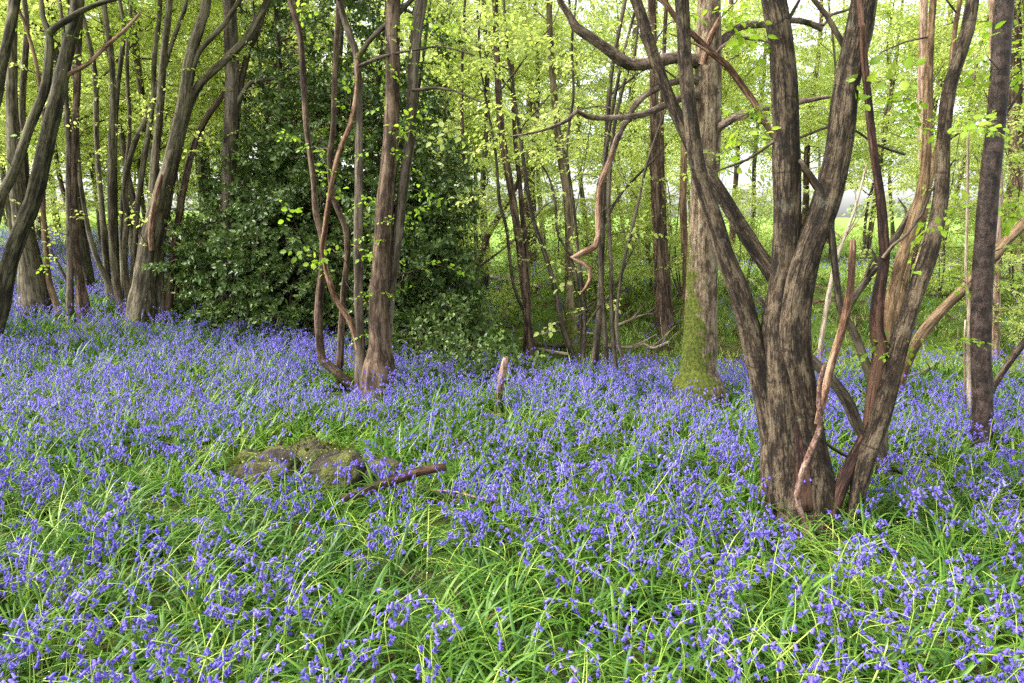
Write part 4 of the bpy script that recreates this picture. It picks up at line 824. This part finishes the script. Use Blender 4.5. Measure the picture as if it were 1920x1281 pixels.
gstick('rotten_root', 'moss covered rotten root running out right of the thick broken branch', 'root', M['moss'], [(735, 912, 26, -.04), (780, 922, 30, -.03), (830, 935, 28, -.03), (880, 948, 24, -.04), (925, 962, 16, -.05)], lift=.09)
gstick('twig', 'thin reddish twig arching over the mossy root', 'twig', M['dead'], [(800, 920, 3, .05), (850, 922, 4, .08), (900, 935, 4, .08), (945, 945, 3, .03)], lift=.06)

# ------------------------------------------------------------------ bluebells
def bell_mesh(lod):
    if lod == 0:
        S = 6; zs = [0, -.0025, -.0105, -.0150]; rr = [.0013, .0036, .0038, .0050]
        a = np.arange(S) / S * 2 * np.pi; V = [[r * math.cos(x), r * math.sin(x), z] for z, r in zip(zs, rr) for x in a]; T = []
        for k in range(3):
            for j in range(S):
                p, q = k * S + j, k * S + (j + 1) % S; T += [[p, p + S, q], [q, p + S, q + S]]
        for j in range(S):
            b = a[j] + math.pi / S; V.append([.0080 * math.cos(b), .0080 * math.sin(b), -.0182]); V.append([.0102 * math.cos(b), .0102 * math.sin(b), -.0150])
            p, q, m = 3 * S + j, 3 * S + (j + 1) % S, len(V) - 2; T += [[p, m, q], [p, m + 1, m], [q, m, m + 1]]
    elif lod == 1:
        S = 4; zs = [0, -.003, -.0125]; rr = [.0013, .0038, .0046]; a = np.arange(S) / S * 2 * np.pi
        V = [[r * math.cos(x), r * math.sin(x), z] for z, r in zip(zs, rr) for x in a]; T = []
        for k in range(2):
            for j in range(S):
                p, q = k * S + j, k * S + (j + 1) % S; T += [[p, p + S, q], [q, p + S, q + S]]
        for j in range(S):
            b = a[j] + math.pi / S; V.append([.0098 * math.cos(b), .0098 * math.sin(b), -.0175]); T.append([2 * S + j, len(V) - 1, 2 * S + (j + 1) % S])
    else:
        a = np.arange(3) / 3 * 2 * np.pi; V = [[0, 0, 0]] + [[.0082 * math.cos(x), .0082 * math.sin(x), -.017] for x in a]; T = [[0, 1, 2], [0, 2, 3], [0, 3, 1]]
    return np.array(V, float) * (1.10 if lod == 0 else 1.03), np.array(T)

def bluebell_parts(seed, lod):
    """returns stalk (points, radii) and the bells' positions and frames"""
    rs = np.random.RandomState(seed); H = rs.uniform(.24, .34); bend = rs.uniform(.03, .09)
    tt = np.linspace(0, 1, 7 if lod == 0 else (5 if lod == 1 else 3))
    f = lambda t: np.array([bend * t ** 2 + max(0, t - .72) * .34 * (t - .72) * 3, rs0 * t * t, H * (t - .9 * max(0, t - .82) ** 1.6)])
    rs0 = rs.uniform(-.03, .03); pts = np.array([f(t) for t in tt])
    nb = rs.randint(6, 11) if lod == 0 else (rs.randint(7, 11) if lod == 1 else rs.randint(6, 9)); B = []
    for k in range(nb):
        t = .62 + .38 * (k + .5) / nb; p = f(t); a = (rs.randn() * .9) + (math.pi if k % 3 == 2 else 0)
        out = np.array([math.cos(a), math.sin(a), 0]); rch = .010 + .006 * (1 - (t - .62) / .38)
        q = p + out * rch + [0, 0, .004]
        ax = -np.array([0, 0, 1.0]) + out * rs.uniform(.1, 1.3)       # hanging direction
        z = -ax / np.linalg.norm(ax); x = np.cross([0, 1, .1], z); x /= np.linalg.norm(x)
        B.append((p, q, np.stack([x, np.cross(z, x), z], 1) * rs.uniform(.82, 1.15), rs.rand()))
    return pts, B

def bluebell_tpl(seed, lod):
    pts, B = bluebell_parts(seed, lod); S = 3; bv, bt = bell_mesh(lod); Vs, Ts, Ms, Rr = [], [], [], []; n = 0
    for i, p in enumerate(pts):
        r = (.0024 if lod < 2 else .003) * (1 - .5 * i / len(pts)); Vs.append(np.array([p + [r * math.cos(a), r * math.sin(a), 0] for a in (0, 2.1, 4.2)]))
    k = len(pts)
    for i in range(k - 1):
        for j in range(3):
            a, b2 = i * 3 + j, i * 3 + (j + 1) % 3; Ts += [[a, b2, a + 3], [b2, b2 + 3, a + 3]]
    Ts = [np.array(Ts)]; Ms.append(np.zeros(len(Ts[0]), int)); Rr.append(np.full(3 * k, .5)); n = 3 * k
    for p, q, F, rv in B:
        Vs.append(q + bv @ F.T); Ts.append(bt + n); Ms.append(np.ones(len(bt), int)); Rr.append(np.full(len(bv), rv)); n += len(bv)
        if lod == 0:
            s = .0009; Vs.append(np.array([p + [s, 0, 0], p - [s, 0, 0], q])); Ts.append(np.array([[0, 1, 2]]) + n); Ms.append(np.ones(1, int)); Rr.append(np.full(3, .2)); n += 3
    return np.concatenate(Vs), np.concatenate(Ts), np.concatenate(Ms), np.concatenate(Rr)

def fbm(x, y, s, seed):
    v = 0; rs = np.random.RandomState(seed)
    for o in range(4):
        p = rs.rand(6) * 6.28; k = s * 1.9 ** o; c, d = math.cos(p[4]), math.sin(p[4]); X, Y = c * x - d * y, d * x + c * y
        v = v + (np.sin(X * k + p[0] + 1.3 * np.sin(Y * k * .7 + p[1])) * np.sin(Y * k * 1.1 + p[2] + 1.1 * np.sin(X * k * .6 + p[3]))) / 1.5 ** o
    return v / 2.2

PATCH = [(G(px, py), r, a) for px, py, r, a in [(560, 868, .48, 1.0), (700, 905, .30, .7), (830, 925, .25, .6), (760, 850, .35, .45), (850, 1150, .35, .9), (640, 1060, .30, .75), (1000, 1100, .28, .6), (700, 1180, .22, .75), (950, 1220, .25, .8), (320, 960, .3, .5), (1120, 1010, .22, .5), (1250, 1050, .2, .4)]]
def bell_density(x, y):
    m = .80 + .75 * fbm(x, y, 1.5, 4)
    for c, r, a in PATCH: m = m * (1 - a * np.exp(-((x - c[0]) ** 2 + (y - c[1]) ** 2) / (r * r)))
    leftside = sm(-.4, -1.8, x)
    lim_c = sm(7.7, 6.6, y - .02 * x) + .12 * sm(7.4, 10, y) * sm(17, 12.5, y)
    lim_r = sm(6.6, 5.0, y) + .14 * sm(5.5, 7, y) * sm(16, 12.5, y)
    r = sm(2.2, 3.6, x)
    far = np.where(leftside > .01, 0, 0) + lim_c * (1 - r) + lim_r * r
    lim_l = sm(26, 21, y)
    gapL = 1 - .55 * np.exp(-((y - 9.9) / .8) ** 2) * sm(-2.5, -3.5, x)
    lim = lim_l * gapL * leftside + far * (1 - leftside)
    return np.clip(m, .04, 1.5) * lim

def scatter(n_per_m2, y0, y1, dens, rs, pad=.7, k=.84):
    A = (y1 - y0) * 2 * (k * y1 + pad); n = int(n_per_m2 * A)
    x = rs.uniform(-(k * y1 + pad), k * y1 + pad, n); y = rs.uniform(y0, y1, n)
    ok = np.abs(x) < k * y + pad; x, y = x[ok], y[ok]
    if dens is not None:
        ok = rs.rand(len(x)) < dens(x, y); x, y = x[ok], y[ok]
    return x, y
def yawM(a, tx, ty, s):
    n = len(a); c, d = np.cos(a), np.sin(a); Rz = np.zeros((n, 3, 3)); Rz[:, 0, 0] = c; Rz[:, 0, 1] = -d; Rz[:, 1, 0] = d; Rz[:, 1, 1] = c; Rz[:, 2, 2] = 1
    Sh = np.tile(np.eye(3), (n, 1, 1)); Sh[:, 0, 2] = tx; Sh[:, 1, 2] = ty      # lean
    return np.einsum('nij,njk->nik', Sh, Rz) * s[:, None, None]

OBST = [(t_.location.x, t_.location.y, r) for t_, r in [(tA, .16), (tO, .19), (tS, .22)]] + [(t_.location.x - .04, t_.location.y - d_, r) for t_, d_, r in [(tO, .3, .22), (tS, .30, .28), (tS, .12, .34), (tA, .22, .14)]]
LOGCLR = [(np.array([-.16, 5.35 - .1 * k]), .10) for k in range(4)] + [(G(px, py), r) for px, py, r in [(680, 945, .07), (720, 935, .09), (765, 925, .09), (810, 920, .09), (850, 940, .08), (640, 915, .1)]]
def clear(x, y):
    ok = np.ones(len(x), bool)
    for a, b2, r in OBST: ok &= (x - a) ** 2 + (y - b2) ** 2 > r * r
    d = ((x - cs[0]) / .42) ** 2 + ((y - cs[1] - .10) / .32) ** 2
    ok &= d > 1
    for c, r in LOGCLR: ok &= (x - c[0]) ** 2 + (y - c[1]) ** 2 > r * r
    return ok

NV = 8
TP = [[bluebell_tpl(500 + 40 * l + s, l) for s in range(NV)] for l in range(3)]
rf = np.random.RandomState(77)
carpet = Geo(); near_list = []
for lod, y0, y1, per in [(0, 1.25, 4.0, 125), (1, 4.0, 8.5, 180), (2, 8.5, 26, 95)]:
    x, y = scatter(per, y0, y1, bell_density, rf); ok = clear(x, y); x, y = x[ok], y[ok]; n = len(x)
    z = terrain(x, y); a = rf.rand(n) * 6.283; s = rf.uniform(.75, 1.18, n) * (1.0 if lod < 2 else 1.12)
    clump = np.clip(.5 + .35 * fbm(x, y, 3.0, 8) + rf.randn(n) * .17, 0, 1)
    Mx = yawM(a, rf.randn(n) * .16 + .05, rf.randn(n) * .16, s); pos = np.stack([x, y, z - .01], 1); w = rf.randint(NV, size=n)
    if lod == 0:                                     # the three hundred that show largest become things of their own
        dx = pos + np.array([0, 0, .27]) - np.array([0, 0, CAM_H]); zc = dx[:, 1] * CP - dx[:, 2] * SP
        u = dx[:, 0] / zc; v = -(dx[:, 1] * SP + dx[:, 2] * CP) / zc
        vis = (np.abs(u) < .75) & (v > -.5) & (v < .515) & (zc > .3)
        o = np.argsort(np.where(vis, zc, 99))[:300]; keep = np.ones(n, bool); keep[o] = False
        near_list = [(pos[i], a[i], s[i], w[i], Mx[i], clump[i]) for i in o]
        Mx, pos, w, clump = Mx[keep], pos[keep], w[keep], clump[keep]
    for k in range(NV):
        q = w == k
        if q.any(): carpet.inst(TP[lod][k], Mx[q], pos[q], clump[q], .62)
tag(carpet.build('bluebell_carpet', [M['stalk'], M['bell']]), 'violet blue carpet of flowering bluebells covering the woodland floor', 'bluebells', kind='stuff')

# nearest bluebells: stalk and every bell a mesh of its own; copies share meshes
bells = []
for k in range(6):
    g = Geo(); V, T = bell_mesh(0); g.add(V, T=T, rnd=(k + .5) / 6); ob = g.build('flower', M['bell']); bells.append(ob.data); bpy.data.objects.remove(ob)
stalks = []
for k in range(NV):
    pts, B = bluebell_parts(500 + k, 0); g = Geo()
    tube(g, pts, np.linspace(.0026, .0014, len(pts)), 5, .03, .02, seed=k, rnd=.5)
    for p, q, F, rv in B: tube(g, [p, q], [.0008, .0007], 3, .02, 0, seed=1, cap=False, rnd=.4)
    ob = g.build('stalk', M['stalk']); stalks.append((ob.data, B)); bpy.data.objects.remove(ob)
import mathutils
for (p, a, s, w, Mm, cl) in near_list:
    t = thing('bluebell', 'violet blue bluebell with nodding bells on a pale green stalk in the nearest flowers', 'bluebell', p, 'bluebells nearest the camera')
    t.rotation_euler = (rf.randn() * .13, rf.randn() * .13, a); t.scale = (s, s, s)
    me, B = stalks[w]; o = bpy.data.objects.new('stalk', me); COL.objects.link(o); o.parent = t
    for (pp, q, F, rv) in B:
        o = bpy.data.objects.new('flower', bells[int(np.clip(cl * .62 + rv * .38, 0, .99) * 6)]); COL.objects.link(o); o.parent = t
        m4 = np.eye(4); m4[:3, :3] = F; m4[:3, 3] = q; o.matrix_local = mathutils.Matrix(m4.tolist())

# ------------------------------------------------------------------ strap leaves, flopped stalks, grass
def strap_tpl(seed, lod, n, Lr=(.19, .34), w=.0115):
    rs = np.random.RandomState(seed); rows = [8, 5, 4][lod]; Vs, Ts, Rr = [], [], []; k0 = 0
    for i in range(n):
        a = rs.rand() * 6.283; el = rs.uniform(.7, 1.45); bend = rs.uniform(.9, 2.6); L = rs.uniform(*Lr); p = np.array([math.cos(a), math.sin(a), 0]) * rs.uniform(0, .03); seg = L / (rows - 1); tw = rs.randn() * .25
        V = []
        for r in range(rows):
            t = r / (rows - 1); e = el - bend * t ** 1.3
            h = np.array([math.cos(a + tw * t), math.sin(a + tw * t), 0]); d = h * math.cos(e) + np.array([0, 0, math.sin(e)]); s = np.array([-h[1], h[0], 0])
            ww = w * (1.0 - t ** 2.6) * (.55 + .45 * min(1, t * 4)) + .0006; nrm = np.cross(s, d)
            if lod == 0: V += [p - s * ww * .5, p - nrm * ww * .22, p + s * ww * .5]
            else: V += [p - s * ww * .6, p + s * ww * .6]
            p = p + d * seg
            if p[2] < .012: p[2] = .012
        c = 3 if lod == 0 else 2; T = []
        for r in range(rows - 1):
            for j in range(c - 1):
                q = r * c + j; T += [[q, q + 1, q + c], [q + 1, q + c + 1, q + c]]
        Vs.append(np.array(V)); Ts.append(np.array(T) + k0); Rr.append(np.full(len(V), rs.rand())); k0 += len(V)
    V = np.concatenate(Vs); T = np.concatenate(Ts); return V, T, np.zeros(len(T), int), np.concatenate(Rr)
leaves = Geo()
for lod, y0, y1, per, nl in [(0, 1.1, 4.0, 95, 9), (1, 4.0, 8.5, 75, 8), (2, 8.5, 24, 34, 7)]:
    tpl = [strap_tpl(700 + 30 * lod + s, lod, nl, w=[.0122, .0135, .016][lod]) for s in range(8)]
    dens = lambda x, y: np.clip(.30 + .75 * np.minimum(1, bell_density(x, y) * 1.5) + .45 * sm(4.6, 3.4, y) + .30 * np.exp(-((y - 5.5) / 2) ** 2), 0, 1) * np.where((y > 7.0) & (x > -.8), .25, 1) * np.where(y > 18, .6, 1)
    x, y = scatter(per, y0, y1, dens, rf); ok = clear(x, y); x, y = x[ok], y[ok]; n = len(x)
    cl = np.clip(.46 + .40 * fbm(x, y, 1.9, 21) + rf.randn(n) * .16, 0, 1); w = rf.randint(8, size=n)
    wind = .35 * fbm(x, y, 1.1, 30)
    Mx = yawM(rf.rand(n) * 6.283, rf.randn(n) * .2 + wind, rf.randn(n) * .2, rf.uniform(.75, 1.2, n)); pos = np.stack([x, y, terrain(x, y) - .005], 1)
    for k in range(8):
        q = w == k
        if q.any(): leaves.inst(tpl[k], Mx[q], pos[q], cl[q], .55)
tag(leaves.build('bluebell_leaves', M['strap']), 'bright green strap leaves of the bluebells arching over one another', 'leaves', kind='stuff')

# lax yellow green stalks leaning through the leaves
lax = Geo(); tp = [strap_tpl(900 + s, 0, 3, (.28, .42), .0042) for s in range(6)]
x, y = scatter(85, 1.2, 8.0, lambda x, y: np.clip(.35 + .7 * fbm(x, y, 2.2, 41), 0, 1), rf); ok = clear(x, y); x, y = x[ok], y[ok]; n = len(x); w = rf.randint(6, size=n)
Mx = yawM(rf.rand(n) * 6.283, rf.randn(n) * .3 + .15, rf.randn(n) * .3, rf.uniform(.8, 1.2, n)); pos = np.stack([x, y, terrain(x, y)], 1)
for k in range(6):
    q = w == k
    if q.any(): lax.inst(tp[k], Mx[q], pos[q], rf.uniform(.3, 1, q.sum()), .8)
tag(lax.build('leaning_stalks', M['stalk']), 'thin yellow green stalks leaning and arching through the bluebell leaves', 'stalks', kind='stuff')

gr = Geo(); tp = [strap_tpl(950 + s, 2, 7, (.06, .17), .008) for s in range(6)]
x, y = scatter(130, 6.3, 17, lambda x, y: sm(-1.4, -.2, x) * np.clip(.62 + .8 * fbm(x, y, .9, 51), 0, 1), rf); n = len(x); w = rf.randint(6, size=n)
Mx = yawM(rf.rand(n) * 6.283, rf.randn(n) * .3, rf.randn(n) * .3, rf.uniform(.7, 1.4, n)); pos = np.stack([x, y, terrain(x, y)], 1)
for k in range(6):
    q = w == k
    if q.any(): gr.inst(tp[k], Mx[q], pos[q], rf.rand(q.sum()), .7)
tag(gr.build('bank_grass', M['grass']), 'fresh green grass and low plants growing on the ditch bank', 'grass', kind='stuff')

gf = Geo(); tp = [strap_tpl(980 + s, 2, 8, (.15, .38), .03) for s in range(5)]
x, y = scatter(4.0, 17, 46, lambda x, y: sm(17, 20, y), rf); n = len(x); w = rf.randint(5, size=n)
Mx = yawM(rf.rand(n) * 6.283, rf.randn(n) * .3, rf.randn(n) * .3, rf.uniform(.8, 1.6, n)); pos = np.stack([x, y, terrain(x, y)], 1)
for k in range(5):
    q = w == k
    if q.any(): gf.inst(tp[k], Mx[q], pos[q], rf.uniform(.4, 1, q.sum()), .8)
tag(gf.build('field_grass', M['grass']), 'longer pale grass at the edge of the bright field', 'grass', kind='stuff')

li = Geo(); lv, lt = leaf_tris('leaf')
x, y = scatter(40, 1.2, 17, lambda x, y: np.where(y < 7.5, .3, sm(-1.6, -.3, x) * np.clip(.55 + .9 * fbm(x, y, 1.1, 61), 0, 1)), rf); n = len(x)
F = frames(np.stack([rf.randn(n), rf.randn(n), rf.randn(n) * .25], 1), np.stack([rf.randn(n) * .5, rf.randn(n) * .5, np.ones(n)], 1)) * rf.uniform(.035, .075, n)[:, None, None]
li.inst((lv, lt, np.zeros(len(lt), int), np.full(len(lv), .5)), F, np.stack([x, y, terrain(x, y) + .012], 1), rf.rand(n), 1)
tag(li.build('leaf_litter', M['litter']), 'brown dead leaves lying on the bare earth of the bank', 'leaf litter', kind='stuff')

pe = Geo(); lv, lt = leaf_tris('small')
x, y = scatter(30, 1.2, 6.0, None, rf); z = terrain(x, y) + rf.uniform(.05, .22, len(x))
i = rf.randint(len(top_stump), size=360); x = np.concatenate([x, top_stump[i, 0]]); y = np.concatenate([y, top_stump[i, 1]]); z = np.concatenate([z, top_stump[i, 2] + .006]); n = len(x)
F = frames(rf.randn(n, 3) * [1, 1, .3], np.stack([rf.randn(n) * .3, rf.randn(n) * .3, np.ones(n)], 1)) * rf.uniform(.005, .010, n)[:, None, None] * np.array([1, 1.6, 1])[None, None, :]
pe.inst((lv, lt, np.zeros(len(lt), int), np.full(len(lv), .5)), F, np.stack([x, y, z], 1), rf.rand(n), 1)
tag(pe.build('fallen_petals', M['petal']), 'tiny white fallen petals scattered over the stump and leaves', 'petals', kind='stuff')

# ------------------------------------------------------------------ light, sky, camera
SUN_EL, SUN_AZ = D2R(50), D2R(-100)          # azimuth from +Y towards +X
w = bpy.data.worlds.new('World'); scene.world = w; w.use_nodes = True; nt = w.node_tree
bg = nt.nodes['Background']; sky = nt.nodes.new('ShaderNodeTexSky'); sky.sky_type = 'NISHITA'; sky.sun_disc = False
sky.sun_elevation = SUN_EL; sky.sun_rotation = SUN_AZ; sky.dust_density = 4.0; sky.air_density = 1.0
hs_ = nt.nodes.new('ShaderNodeHueSaturation'); hs_.inputs['Saturation'].default_value = 0.28
nt.links.new(sky.outputs[0], hs_.inputs['Color']); nt.links.new(hs_.outputs[0], bg.inputs[0]); bg.inputs[1].default_value = 0.15
sd = bpy.data.lights.new('sun', 'SUN'); sd.energy = 1.4; sd.angle = D2R(14); sd.color = (1, .95, .86)
so = bpy.data.objects.new('sun', sd); COL.objects.link(so)
dv = mathutils.Vector((math.sin(SUN_AZ) * math.cos(SUN_EL), math.cos(SUN_AZ) * math.cos(SUN_EL), math.sin(SUN_EL)))
so.rotation_euler = dv.to_track_quat('Z', 'Y').to_euler(); so.location = (10, 10, 30)

cd = bpy.data.cameras.new('camera'); cd.lens = 24.0; cd.sensor_width = 36.0; cd.clip_end = 2000; cd.clip_start = .05
co = bpy.data.objects.new('camera', cd); COL.objects.link(co); co.location = (0, 0, CAM_H); co.rotation_euler = (math.pi / 2 - PITCH, 0, 0)
scene.camera = co
vs = scene.view_settings; vs.view_transform = 'Standard'; vs.look = 'None'; vs.gamma = 1.0; vs.exposure = 2.1
cy = scene.cycles; cy.max_bounces = 7; cy.diffuse_bounces = 4; cy.transmission_bounces = 4; cy.glossy_bounces = 2
cy.use_adaptive_sampling = True; cy.adaptive_threshold = .01; cy.use_denoising = False
